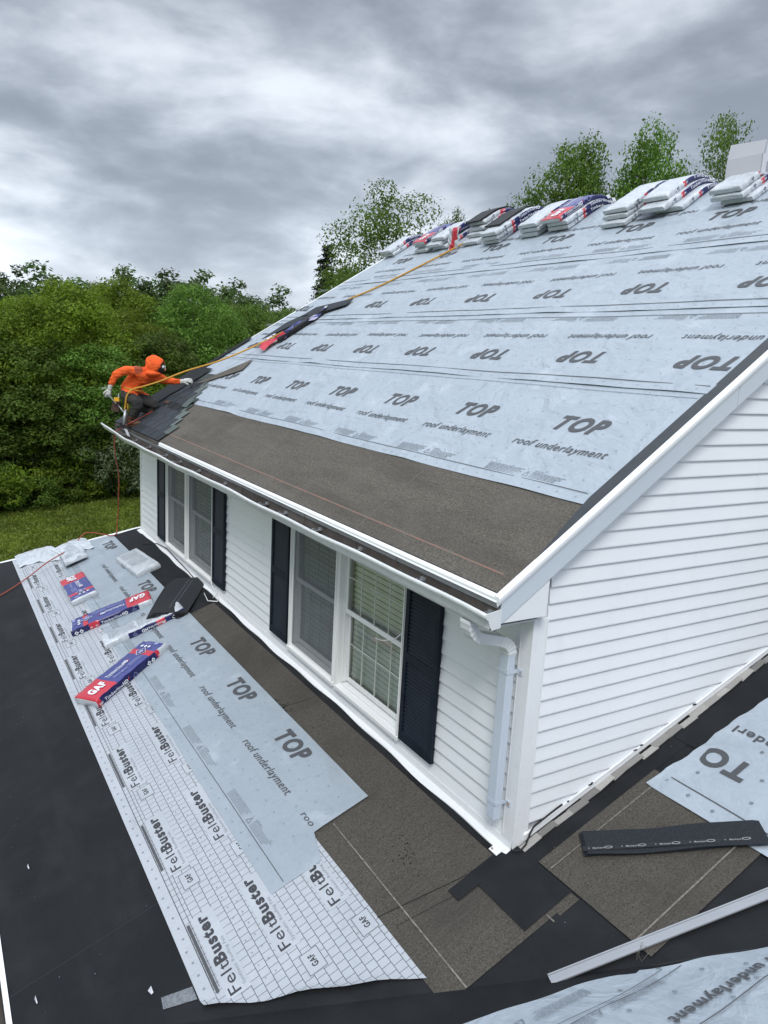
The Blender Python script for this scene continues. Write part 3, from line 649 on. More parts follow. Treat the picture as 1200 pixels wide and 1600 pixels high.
# row 1 (lowest) to row 4 (ridge)
def shing_edge(x): return min(farM(x) - .03, 6.95 + (x + .37) * 1.30) if x < .75 else farM(x) - .05
rows = [(e(.297, .003, 0), lambda y: 1.33, .002, 1), (e(1.272, .004, 1), lambda y: 2.23, .010, 2), (e(2.186, .004, 2), lambda y: 3.16, .018, 3), (e(3.10, .005, 3), lambda y: RIDGE, .026, 4)]
wr = lambda k: (lambda x, y, i, t: (.006 * max(0, math.sin(y * 2.3 + k)) ** 4 if i < .12 else 0) + .0035 * max(0, math.sin(5.5 * x + 3.1 * y + k * 2)) ** 6)
sheets = []
for k, (a, b, off, s) in enumerate(rows):
    o, P = sheet('underlayment_sheet', a, b, .0, 1.0, zMf, off, M_under, 150, 12, s, 1.0, None, wr(k), near_y, lambda x: (shing_edge(x) + .15) if x < .75 else farM(x) - .01)
    mb = MB(); sheets.append((o, P))
    P = (lambda P: lambda x, y: (lambda p: (p[0], p[1], p[2] + .0042))(P(x, y)))(P)
    N_ = lambda y0, k0=0, k1=8, st=1.16: [y0 + st * i for i in range(k0, k1) if y0 + st * i < 8.9]
    if k == 0:
        top_rows(mb, P, .828, [y for y in N_(.887, 0, 7)], False); und_rows(mb, P, .640, [y for y in N_(1.08, 0, 7)], False)
        dash(mb, P, .372, .05, .372, 8.1, .0045, 0)
        for y in N_(1.05, 0, 6): notice(mb, frame(P, .440, y), 1)
        staples(mb, P, .33, 1.25, .1, 8.2); dash(mb, P, 1.235, .03, 1.235, 9.0, .004, 0, 1)
    if k == 1:
        top_rows(mb, P, 1.635, N_(.03), True); und_rows(mb, P, 1.865, N_(.966), True); und_rows(mb, P, 1.865, [.04], True, .64, .062, 'underlayment')
        dash(mb, P, 1.345, .03, 1.345, 9.0, .007, 0)
        for y in N_(.4, 0, 8): notice(mb, frame(P, 2.06, y, True), 1)
        staples(mb, P, 1.31, 2.17, .1, 8.9); dash(mb, P, 2.115, .03, 2.115, 9., .006, 0)
    if k == 2:
        top_rows(mb, P, 2.56, N_(.27), True); und_rows(mb, P, 2.79, N_(1.10), True); und_rows(mb, P, 2.79, [.05], True, .75, .062, 'underlayment')
        dash(mb, P, 2.27, .03, 2.27, 8.8, .008, 0)
        for y in N_(.7, 0, 8): notice(mb, frame(P, 2.98, y, True), 1)
        staples(mb, P, 2.22, 3.08, .1, 8.6)
    if k == 3:
        top_rows(mb, P, 3.60, [y for y in N_(1.96, -1, 6)], False); und_rows(mb, P, 3.385, [y for y in N_(2.13, -1, 6)], False)
        und_rows(mb, P, 3.86, N_(2.26 - 1.16, 0, 7), True); dash(mb, P, 3.19, .03, 3.19, 8.6, .008, 0)
        for y in N_(1.9, 0, 6): notice(mb, frame(P, 3.28, y), 1)
        staples(mb, P, 3.15, 4.3, .1, 8.4)
    mb.build('printed_lettering', [M_ink, M_ink2], o, kind='stuff')
# dark membrane strip showing between the sheets and the rake metal
mb = MB(); vs = []
xs = np.linspace(-.12, RIDGE, 40)
for x in xs: w = min(1, (x + .12) / .45); vs += [(x, -.080, zM(x) + .012), (x, -.080 + .088 * w + .002, zM(x) + .010 + .004 * w)]
mb.add(vs, [(2 * i, 2 * i + 2, 2 * i + 3, 2 * i + 1) for i in range(39)]); mb.build('membrane_strip', mat('rake_membrane', (.020, .024, .028), .45, noise=(20, .5, 4, (.040, .046, .052))), house)
mb = MB(); P0 = lambda x, y: (x, y, zM(x) + .0018)
dash(mb, P0, -.250, .02, -.215, 6.9, .010, 30); mb.build('chalk_line', M_chalkr, house, kind='stuff')
mb = MB()
for y in (1.55, 3.45, 4.95, 6.1): dash(mb, P0, -.34, y, .29, y + .05, .012, 4)
mb.build('felt_seam', mat('felt_seam', (.115, .104, .09), .9), house, kind='stuff')

# lower roof: felt paper, grey sheet, grid sheet
jag = lambda f, a, s: (lambda y: f + a * math.sin(y * 9 + s) + a * .6 * math.sin(y * 23 + s))
sheet('felt_paper_sheet', lambda y: -.86, lambda y: -.118, -.52, 5.30, zAf, .002, M_felt, 60, 6, 5, .5)
sheet('felt_paper_sheet', lambda y: -.118, lambda y: .020, -.545, -.475, zAf, .0026, M_felt, 4, 4, 5, .3)
sheet('felt_paper_sheet', lambda y: .03, lambda y: .995, -1.035, -.20, zAf, .008, M_felt, 12, 12, 6, .8)
mb = MB(); PA = lambda x, y: (x, y, zA(x) + .0115)
dash(mb, PA, -.700, 1.04, -.725, -.52, .009, 10); dash(mb, lambda x, y: (x, y, zA(x) + .016), .04, -.29, .99, -.285, .008, 8); dash(mb, lambda x, y: (x, y, zA(x) + .016), .02, -.925, .93, -.915, .010, 8)
dash(mb, PA, -.17, -.555, -.17, -.49, .008)
mb.build('chalk_line', M_chalk, house, kind='stuff')
mb = MB(); dash(mb, PA, -.42, 2.62, -.15, 2.50, .004, 2); dash(mb, PA, -.85, .18, -.12, -.02, .005, 4); dash(mb, PA, -.80, .05, -.12, -.10, .003, 4)
for _ in range(46):
    x, y = random.gauss(-.50, .035) , random.gauss(.42, .10); x += (y - .42) * .3; r_ = random.uniform(.0015, .0065); mb.add([PA(x + r_ * math.cos(k * 1.26) * random.uniform(.6, 1.2), y + r_ * math.sin(k * 1.26)) for k in range(5)], [(0, 1, 2, 3, 4)])
for _ in range(40):
    x, y = random.gauss(-.40, .03), random.gauss(2.62, .09); r_ = random.uniform(.002, .010); mb.add([PA(x + r_ * math.cos(k * 1.26), y + r_ * math.sin(k * 1.26)) for k in range(5)], [(0, 1, 2, 3, 4)])
mb.build('tar_smears', M_ice, house, kind='stuff')
sheet('membrane_patch', lambda y: -.315, lambda y: .018, -.485, .035, zAf, .0105, M_ice, 8, 6, 3, .5)
sheet('membrane_patch', lambda y: -.46, lambda y: -.30, -.075, .025, zAf, .0125, M_shbk, 8, 6, 3, .8)
sheet('membrane_patch', lambda y: .0, lambda y: 1.30, -.20, -.085, zAf, .003, M_ice, 8, 20, 3, .5)
sheet('membrane_patch', lambda y: 1.30, lambda y: 4.4, -.60, -.09, zAf, .006, M_ice, 8, 20, 3, .5)
sheet('membrane_patch', lambda y: -1.0, lambda y: -.12, 5.30, 9.15, zAf, .004, M_ice, 20, 6, 3, .6)
# seams of the black membrane outside the grid sheet
mb = MB(); PS = lambda x, y: (x, y, zA(x) + .0012)
for y in (5.2, 1.35): dash(mb, PS, -2.74, y, -1.8, y - .01, .008, 6)
for t in range(1): dash(mb, lambda x, y: (x, y, zA(x) + .0016), -1.9, .22, .4, -1.33, .006, 12)
mb.build('membrane_seam', mat('membrane_seam', (.006, .007, .009), .6), house, kind='stuff')
# grid-printed felt sheet
def endcut(x): return .385 - .72 * (x + 1.826) + .012 * math.sin(x * 17)
curl = lambda x, y, i, t: .030 * math.exp(-t * 700) * (.6 + .4 * math.sin(x * 9))
o, P = sheet('felt_sheet_with_grid_print', lambda y: -1.826, lambda y: -.845, 0, 1, zAf, .006, M_grid, 190, 14, 7, .8, 'white gridded felt underlayment strip', curl, endcut, lambda x: farA(x) - .02)
sh_, Pg = sheet('felt_sheet_margin', lambda y: -1.828, lambda y: -1.750, 0, 1, zAf, .0075, M_feltb, 120, 2, 7, .8, None, None, lambda x: endcut(x) + .06, lambda x: farA(x) - .02)
mb = MB(); bl = MB(); P1 = lambda x, y: P(x, y)[:2] + (P(x, y)[2] + .0022,)
Pb = lambda x, y: P(x, y)[:2] + (P(x, y)[2] + .0010,); Pm = lambda x, y: P(x, y)[:2] + (P(x, y)[2] + .0042,)
for k in range(0, 9):
    for cx, y0, full in ((-1.622, .345, 1), (-1.302, .39, 1), (-.952, .445, k == 0)):
        y = y0 + 1.163 * k
        if y > 9.4 or not full: continue
        body = 'Felt' ; w = .66
        if k == 0 and cx > -1: pass
        dash(bl, Pb, cx - .0165, y - .02, cx - .0165, y + w + .02, .137, 16)
        put_text(mb, 'Felt', frame(P1, cx, y, True), .240, .066, 0, .002, .0)
        put_text(mb, 'Buster', frame(P1, cx, y + .243, True), .417, .066, 0, .045, .0)
        put_text(mb, 'Synthetic Roofing Felt', frame(P1, cx + .034, y + .02, True), .40, .019, 1, .0, .0)
    for cx in (-1.612, -1.250, -.918):
        y = .135 + 1.163 * k
        if y > 9.6 or (cx > -1 and k > 0) or y < endcut(cx - .05) + .02: continue
        for r_, m_, q in ((.056, bl, 0),): dash(bl, Pb, cx, y - .012, cx, y + .15, .112, 4)
        for a, b in (((cx - .052, y - .008), (cx + .052, y - .008)), ((cx + .052, y - .008), (cx + .052, y + .146)), ((cx + .052, y + .146), (cx - .052, y + .146)), ((cx - .052, y + .146), (cx - .052, y - .008))): dash(mb, P1, *a, *b, .003)
        put_text(mb, 'GAF', frame(P1, cx + .018, y + .03, True), .085, .034, 0, .03, 0)
    y = .42 + 1.163 * k; dash(mb, Pm, -1.733, y, -1.733, y + .575, .018, 3, 2)
for x in (-1.748, -1.716): dash(mb, Pm, x, .45, x, 10.1, .0025, 40)
staples(mb, lambda x, y: Pm(x, y), -1.79, -1.78, .5, 10.0, .105, 2, .0075)
for c in (-1.49, -1.43): 
    yy = .3
    while yy < 9.6: put_text(mb, 'v', frame(P1, c, yy, True), .012, .014, 1, .02); yy += .105
bl.build('print_blank', M_feltb, o, kind='stuff'); mb.build('printed_lettering', [M_ink3, M_ink2, M_ink], o, kind='stuff')
# grey sheet lapping over it
def gx1(y): return -.412 + .006 * math.sin(y * 2) + (-.03 * max(0, (y - 7.5)) if y > 7.5 else 0)
o, P = sheet('underlayment_sheet', e(-1.255, .003, 2), gx1, 0, 1, zAf, .012, M_under2, 150, 12, 4, .9, 'grey underlayment sheet beside the gridded felt', lambda x, y, i, t: .006 * math.exp(-t * 90) * (1 if i > .5 else .2), lambda x: 1.068 if x > -.84 else .81, lambda x: farA(x) - .03)
mb = MB(); P2 = lambda x, y: P(x, y)[:2] + (P(x, y)[2] + .003,)
top_rows(mb, P2, -.622, [2.27 + 1.155 * i for i in range(0, 7)], False, .46, .135); und_rows(mb, P2, -.832, [2.45 + 1.155 * i for i in range(0, 6)], False, .90, .062)
und_rows(mb, P2, -.832, [1.295], False, .165, .045, 'roo')
dash(mb, P2, -1.157, .84, -1.157, 9.8, .0045, 0)
for i in range(0, 8): notice(mb, frame(P2, -1.085, 1.95 + 1.155 * i), 1)
staples(mb, P2, -1.21, -.45, 1.15, 9.2)
mb.build('printed_lettering', [M_ink, M_ink2], o, kind='stuff')
# sheet on the right, turned round
o, P = sheet('underlayment_sheet', lambda y: .895 + .03 * math.sin(y * 2.2 + 2.4), lambda y: 2.3, 0, 1, zAf, .013, M_under, 50, 26, 9, 1.5, 'grey underlayment sheet laid upside down on the right', lambda x, y, i, t: (.012 * math.exp(-t * -0) * 0 + (.02 * math.exp(-(1 - t) * 60) * (.5 + .5 * math.sin(x * 7)))), lambda x: -3.0 + .35 * (x - .9) * 0 + .0, lambda x: -.262 - .06 * max(0, x - 1.0) + .012 * math.sin(x * 9) + .006 * math.sin(x * 31))
mb = MB(); P2 = lambda x, y: P(x, y)[:2] + (P(x, y)[2] + .003,)
put_text(mb, 'TO', frame(P2, 1.365, -.655, True), .335, .150, 0, TOPB, .0); put_text(mb, 'roof underl', frame(P2, 1.615, -.965, True), .625, .066, 0, .024, .0)
dash(mb, P2, 1.002, -.30, .975, -2.8, .008, 20)
for x, y in ((.965, -.32), (.945, -.50), (.935, -.68), (.925, -.86), (.92, -1.0), (1.13, -.42), (1.12, -.80), (1.30, -.74), (1.45, -.86), (1.5, -.60), (1.75, -.5)): staples(mb, P2, x, x + .01, y, y + .01, .1, 2, .012)
mb.build('printed_lettering', [M_ink, M_ink2, M_ink3], o, kind='stuff')
# sheet on the cross roof, nearest the camera
ptsB = [(-1.6, -.60), (-1.1, -.80), (-.888, -.869), (-.60, -.925), (-.42, -.965), (-.22, -1.03), (-.145, -1.085), (-.10, -1.075), (-.083, -1.10), (.03, -1.185), (.16, -1.245), (.28, -1.32), (.413, -1.395), (.8, -1.62), (1.6, -2.15)]
def yB(x):
    for (a, b), (c, d) in zip(ptsB, ptsB[1:]):
        if a <= x <= c: return b + (d - b) * (x - a) / (c - a)
    return ptsB[0][1] if x < ptsB[0][0] else ptsB[-1][1]
o, P = sheet('underlayment_sheet', lambda y: -1.6, lambda y: 1.6, 0, 1, lambda x, y: max(zB(y), zA(x)), .012, M_under, 40, 90, 11, 3.0, 'grey underlayment sheet with a torn edge across the valley', lambda x, y, i, t: .016 * math.exp(-(1 - t) * 25) * (.6 + .4 * math.sin(x * 13)), lambda x: -3.2, yB)
mb = MB(); P2 = lambda x, y: P(x, y)[:2] + (P(x, y)[2] + .009,)
put_text(mb, 'roof underlayment', frame(P2, .475, -1.452, axis='-x'), .88, .062, 0, .024, .12)
def wl(f, x0, x1, w, mi):
    xs = np.linspace(x0, x1, 26)
    for a, b in zip(xs, xs[1:]): dash(mb, P2, a, f(a), b, f(b), w, 1, mi)
wl(lambda x: -1.205 + .012 * math.sin(x * 8), -1.0, .04, .005, 0); wl(lambda x: -1.165 + .010 * math.sin(x * 7 + 1), -1.0, -.05, .004, 0); wl(lambda x: -1.56 + .012 * math.sin(x * 6), -.9, .8, .006, 0)
notice(mb, frame(P2, -.14, -1.245, axis='-x'), 1); notice(mb, frame(P2, -.42, -1.06, axis='-x'), 1)
for x, y in ((-.33, -1.15), (-.05, -1.14), (.05, -1.30), (-.2, -1.34), (.2, -1.42), (-.1, -1.55), (.1, -1.53), (-.45, -1.3), (.35, -1.52)): staples(mb, P2, x, x + .01, y, y + .01, .1, 2, .011)
mb.build('printed_lettering', [M_ink, M_ink2, M_ink3], o, kind='stuff')

# shingles already laid at the far corner of the eave
CM = 1 / math.hypot(1, SM)
e1M = Vector((0, -1, 0)); upM = Vector((CM, 0, SM * CM)); nM = Vector((-SM * CM, 0, CM))
def shingle_bm(tabs, L=.99, D=.335, green=True):
    """laminated shingle: u along its length, v up the slope, w thickness; lower part carries the tabs"""
    mb = MB(); mb.box(0, L, .0, .150, 0, .004, 0); mb.box(0, L, .1502, D, 0, .0035, 1)
    u = 0; r_ = random.Random(tabs)
    while u < L - .02:
        w = min(r_.uniform(.17, .33), L - u); mb.box(u + .003, u + w - .003, -.001, .152, .0042, .0085, 0); u += w + r_.choice((0, .05, .09))
    return mb
SHM = []
for t in range(4):
    o = shingle_bm(t).build('shingle', [M_sh, M_shg], house, local=True); SHM.append(o)
first = {i: True for i in range(4)}
def put_shingle(i, origin, eu, ev, n, parent=house):
    if first[i] and parent is house: o = SHM[i]; first[i] = False
    else: o = SHM[i].copy(); link(o, parent)
    m = Matrix((Vector(eu), Vector(ev), Vector(n))).transposed().to_4x4(); m.translation = Vector(origin) - ORG[parent.name]
    o.matrix_basis = m; return o
for c in range(9):
    x = EAVE + .005 + c * .119; ys = 6.80 + c * .168 + (.06 if c % 2 else 0); y = ys
    while y < 9.28:
        L = min(.99, 9.33 - y)
        o = put_shingle((c + int(y)) % 4, Vector((x, y + L, zM(x) + .014)), (0, -1, 0), (upM - nM * .008).normalized(), nM)
        if L < .98: o.scale = (L / .99, 1, 1)
        y += .992
# a tilted loose tab and dark membrane near the far rake
def flat_piece(name, O, e1, e2, n, L, W, T, m, parent=None):
    mb = MB(); mb.obox(O, Vector(e1) * L, Vector(e2) * W, Vector(n) * T); return mb.build(name, m, parent)
mb = MB(); vs = []
for i in range(12):
    x = -.05 + i * .09; vs += [(x, 8.75 - .02 * i + .03 * math.sin(i * 2), zM(x) + .045), (x, 9.34, zM(x) + .05)]
mb.add(vs, [(2 * i, 2 * i + 2, 2 * i + 3, 2 * i + 1) for i in range(11)]); mb.build('membrane_strip', M_ice, house)
mb = MB(); mb.prism([(x, y, zM(x) + .028) for x, y in ((.62, 8.42), (1.24, 7.64), (1.01, 7.45), (.68, 8.12))], nM * .002); mb.build('felt_paper_flap', M_feltM, house)
mb = MB(); mb.prism([(1.05, farM(1.05) - .02, zM(1.05) + .012), (RIDGE, farM(RIDGE) - .05, zM(RIDGE) + .035), (RIDGE, farM(RIDGE) + .015, zM(RIDGE) + .035), (1.05, farM(1.05) + .015, zM(1.05) + .012)], (0, 0, .006)); mb.build('rake_drip_edge', M_drip, house)
mb = MB(); mb.prism([(.55, 9.15, zM(.55) + .012), (1.7, farM(1.7) - .16, zM(1.7) + .042), (1.7, farM(1.7) + .0, zM(1.7) + .042), (.55, 9.32, zM(.55) + .012)], (0, 0, .006)); mb.build('membrane_strip', M_ice, house)

# ------------------------------------------------------------------ shingle bundles
def flatF(O, ang, zf=zA, s=SL, lift=0.0, tilt=0.0):
    c_, s_ = math.cos(ang), math.sin(ang); e1 = Vector((c_, s_, s * c_)).normalized(); n = Vector((-s, 0, 1)).normalized()
    if tilt: e1 = (e1 + n * tilt).normalized(); 
    e2 = n.cross(e1).normalized(); n = e1.cross(e2); o = Vector((O[0], O[1], zf(O[0]) + lift))
    return lambda a, b, c: o + e1 * a + e2 * b + n * c
def ridgeF(x0, y0, h, yaw=0.0, off=0.0):
    sl = math.atan(SM); L1 = (RIDGE - x0) / math.cos(sl); h = h + .034
    def F(a, b, c):
        # walk along the bent centre line
        n = 14; X, Z = x0, zM(x0); th = sl; st = a / n if n else 0
        rad = .17
        for i in range(n):
            t = (i + .5) * st; th = sl * max(-1, min(1, -(t - L1) / rad)) if t > L1 - rad else sl
            X += st * math.cos(th); Z += st * math.sin(th)
        t = a; th = sl * max(-1, min(1, -(t - L1) / rad)) if t > L1 - rad else sl
        N_ = Vector((-math.sin(th), 0, math.cos(th)))
        y = y0 + b + yaw * a
        return Vector((X, y, Z)) + N_ * (c + h)
    return F
def bundle(label, F, kind='back', L=1.0, W=.335, H=.085, group=None, side=True, seed=0, flip=False, org=None, text=True, puff=1.0):
    r_ = random.Random(seed); O = F(L / 2, W / 2, 0) if org is None else Vector(org)
    b = root('shingle_bundle', tuple(O), label, 'shingle bundle', group)
    cuts = sorted(set([0, .008, .022, .05, .10, .16, .22, .29, .34, .40, .46, .52, .58, .64, .70, .745, .79, .83, .87, .93, .955, .978, .992, 1.0]))
    sec = [(0, 0), (.5, -.0), (1, 0), (1.012, .3), (1.012, .72), (.985, .95), (.93, 1.0), (.66, 1.03), (.33, 1.03), (.07, 1.0), (.015, .95), (-.012, .72), (-.012, .3)]
    n = len(sec); vs = []; mb = MB()
    for i, a in enumerate(cuts):
        t = min(a, 1 - a); pin = 1 if t > .045 else (.66 + .34 * math.sqrt(max(0, 1 - (1 - t / .045) ** 2))); 
        for j, (u, w) in enumerate(sec):
            jx = r_.uniform(-.006, .006) * puff; jz = r_.uniform(-.005, .005) * puff if w > .2 else 0
            sq = (w - .45) * pin + .45 if t <= .045 else w
            vs.append(F(a * L + (r_.uniform(-.006, .006) if 0 < i < len(cuts) - 1 else 0), u * W + jx * .6, max(sq, 0) * H + jz))
    fs = []; ms = []
    def mi(a, j):
        top = 5 <= j <= 9; front = 10 <= j <= 12 or j == 9
        if kind == 'face' and 4 <= j <= 9:
            a2 = 1 - a if flip else a
            return 2 if a2 < .29 else (2 if .745 < a2 < .83 else (1 if a2 < .985 else 0))
        if side and 9 < j <= 12:
            if kind == 'face':
                a2 = a
                if flip: return 3 if .0 < a2 < .20 else (2 if a2 < .34 else (3 if a2 < .83 else 0))
                return 2 if a2 < .07 else (3 if a2 < .70 else (3 if a2 < .83 else (2 if a2 < .88 else 0)))
            return 0 if a < .29 else (2 if .64 < a < .745 else 3) if not kind == 'ridge' else (0 if a < .07 else (2 if .24 < a < .36 else 3))
        return 0
    for i in range(len(cuts) - 1):
        am = (cuts[i] + cuts[i + 1]) / 2
        for j in range(n): fs.append((n * i + j, n * i + (j + 1) % n, n * (i + 1) + (j + 1) % n, n * (i + 1) + j)); ms.append(mi(am, j))
    fs.append(tuple(range(n))[::-1]); ms.append(0); fs.append(tuple(range(n * (len(cuts) - 1), n * len(cuts)))); ms.append(0)
    mb.v = [tuple(v) for v in vs]; mb.f = [f[::-1] for f in fs]; mb.m = ms
    o = mb.build('wrapper', [M_wh, M_blue, M_red, M_navy], b)
    for p in o.data.polygons: p.use_smooth = True
    mm = o.modifiers.new('edge', 'EDGE_SPLIT'); mm.split_angle = R(50)
    if not text: return b
    tp = MB()
    def onside(u0): return lambda u, v: F(u0 * L + u, -.0155 * 1 * W / .335 - .0045, v)
    def ontop(u0, v0, fl=False): return (lambda u, v: F(u0 * L + u, v0 * W + v, H * 1.03 + .0075)) if not fl else (lambda u, v: F(u0 * L - u, v0 * W - v, H * 1.03 + .0075))
    def dia(Fm, cu, cv, r, mi_=0):
        tp.add([Fm(cu - r, cv), Fm(cu, cv - r), Fm(cu + r, cv), Fm(cu, cv + r)], [(0, 1, 2, 3)], mi_)
    if kind == 'face':
        T = (lambda u, v: ontop(1, 1, True)(u, v)) if flip else ontop(0, 0)
        put_text(tp, 'GAF', lambda u, v: T(.055 + u, .10 + v), .20, .105, 0, .06, .12)
        put_text(tp, 'Timberline', lambda u, v: T(.32 + u, .185 + v), .235, .042, 0, .01); put_text(tp, 'HD', lambda u, v: T(.562 + u, .185 + v), .062, .046, 0, .05)
        tp.add([T(.32, .170), T(.56, .170), T(.56, .175), T(.32, .175)], [(0, 1, 2, 3)], 0); tp.add([T(.63, .19), T(.655, .23), T(.645, .235), T(.625, .20)], [(0, 1, 2, 3)], 2)
        put_text(tp, 'Shingles', lambda u, v: T(.34 + u, .085 + v), .19, .038, 1, .008)
        for i in range(5): tp.add([T(.55, .075 + .014 * i), T(.73 - .02 * (i % 2), .075 + .014 * i), T(.73 - .02 * (i % 2), .079 + .014 * i), T(.55, .079 + .014 * i)], [(0, 1, 2, 3)], 1)
        for cu, cv, r in ((.79, .17, .072), (.79, .17, .066)): dia(T, cu, cv, r, 0 if r > .07 else 3)
        dia(lambda u, v: (lambda p: p)(T(u, v)) + Vector((0, 0, .0010)), .79, .17, .062, 1 if False else 4)
        put_text(tp, 'HD', lambda u, v: T(.765 + u, .155 + v) + Vector((0, 0, .0018)), .05, .03, 0, .03)
        for i in range(3): dia(T, .885, .25 - .045 * i * 0 - .0 + (-.055 * i), .022)
        tp.add([T(.93, .06), T(.965, .06), T(.965, .12), T(.93, .12)], [(0, 1, 2, 3)], 1)
        for i in range(5): tp.add([T(.915 + .008 * 0, .145 + .02 * i), T(.96, .145 + .02 * i), T(.96, .150 + .02 * i), T(.915, .150 + .02 * i)], [(0, 1, 2, 3)], 1)
        if flip:
            S = onside(0)
            for u in (.06, .12): dia(S, u, .042, .026); dia(S, u, .042, .012, 5)
            for u in (.225, .29): put_text(tp, 'GAF', lambda uu, v: S(u + uu, .03 + v), .03, .018, 0, .03)
            put_text(tp, 'Timberline', lambda u, v: S(.36 + u, .028 + v), .25, .036, 0, .01); put_text(tp, 'HD', lambda u, v: S(.62 + u, .028 + v), .07, .038, 0, .05); dia(S, .77, .042, .028, 1); dia(S, .77, .042, .022, 5)
        else:
            S = onside(0); put_text(tp, 'GAF', lambda u, v: S(.012 + u, .03 + v), .045, .022, 0, .03)
            put_text(tp, 'Timberline', lambda u, v: S(.085 + u, .03 + v), .235, .036, 0, .01); put_text(tp, 'HD', lambda u, v: S(.327 + u, .03 + v), .07, .038, 0, .05)
            tp.add([S(.12, .014), S(.40, .014), S(.40, .018), S(.12, .018)], [(0, 1, 2, 3)], 0); tp.add([S(.405, .045), S(.425, .075), S(.415, .078), S(.40, .055)], [(0, 1, 2, 3)], 2)
            dia(S, .50, .042, .030, 1); dia(S, .50, .042, .024, 5)
            for u in (.70, .76): dia(S, u, .042, .027); dia(S, u, .042, .012, 5)
            put_text(tp, 'GAF', lambda u, v: S(.838 + u, .03 + v), .034, .022, 0, .03)
    elif kind == 'ridge':
        S = onside(0)
        for u in (.145, .195): dia(S, u, .036, .019); dia(S, u, .036, .008, 5)
        for u in (.265, .32): put_text(tp, 'GAF', lambda uu, v: S(u + uu - .01, .026 + v), .034, .018, 0, .03)
        put_text(tp, 'Timberline', lambda u, v: S(.42 + u, .022 + v), .24, .034, 0, .01); put_text(tp, 'HD', lambda u, v: S(.665 + u, .022 + v), .06, .036, 0, .04)
        for u in (.15, .17): tp.add([S(u, .03), S(u + .012, .03), S(u + .012, .055), S(u, .055)], [(0, 1, 2, 3)], 5)
    else:
        S = onside(0); dia(S, .35, .042, .026, 1); dia(S, .35, .042, .02, 5)
        if side:
            put_text(tp, 'HD', lambda u, v: S(.50 - u, .058 - v), .07, .036, 0, .04); put_text(tp, 'Timberline', lambda u, v: S(.64 + .06 - .07 * 0 - u - .0 + .05 * 0, .058 - v), .19, .034, 0, .008)
            put_text(tp, 'GAF', lambda u, v: S(.675 + u, .03 + v), .045, .022, 0, .03)
            for u in (.82, .90): dia(S, u, .042, .025); dia(S, u, .042, .011, 5)
        T = ontop(0, 0); r2 = random.Random(seed + 5)
        for k in range(2):
            for i in range(11):
                u = .08 + .34 * k
                while u < .38 + .34 * k:
                    l = r2.uniform(.01, .04); v = .05 + .022 * i; tp.add([T(u, v), T(u + l, v), T(u + l, v + .006), T(u, v + .006)], [(0, 1, 2, 3)], 6); u += l + .008
    tp.build('printed_lettering', [M_prw, M_prp, M_red, M_blue, M_blue, M_navy, M_ink2], b, kind='stuff')
    return b
bundle('red and blue shingle bundle nearest the camera on the gridded felt sheet', flatF((-1.640, 4.215), R(30.4)), 'face', 1.0, .345, .10, 'shingle bundles on the lower roof', seed=1)
bundle('long red and blue shingle bundle with upside down lettering, beside the black shingle stack', flatF((-1.560, 6.19), R(-9)), 'face', 1.0, .335, .09, 'shingle bundles on the lower roof', seed=2, flip=True)
bundle('silvery white wrapped shingle bundle with blue printed edge, under the black shingles', flatF((-1.33, 5.40), R(-3)), 'back', .96, .30, .085, 'shingle bundles on the lower roof', seed=3)
bundle('short looking red and blue bundle lying lengthwise near the red hose', flatF((-1.395, 8.13), R(-90)), 'face', 1.0, .335, .09, 'shingle bundles on the lower roof', side=False, seed=4)
bundle('plain white shingle bundle lying half on the black membrane', flatF((-.635, 8.10), R(-86)), 'back', 1.0, .34, .09, 'shingle bundles on the lower roof', side=False, seed=5)
def sagF(O, ang, amp):
    G_ = flatF(O, ang)
    return lambda a, b, c: G_(a, b + .05 * math.sin(a * 5), c + amp * (1 + math.cos(a * 2 * math.pi / .9)) * .5 + .012 * math.sin(b * 30 + a * 9))
bundle('crumpled bent white shingle bundle at the far edge beside the bundled wrapper', sagF((-1.30, 9.62), R(-82), .05), 'back', .92, .34, .075, 'shingle bundles on the lower roof', side=False, seed=6, puff=2.5)

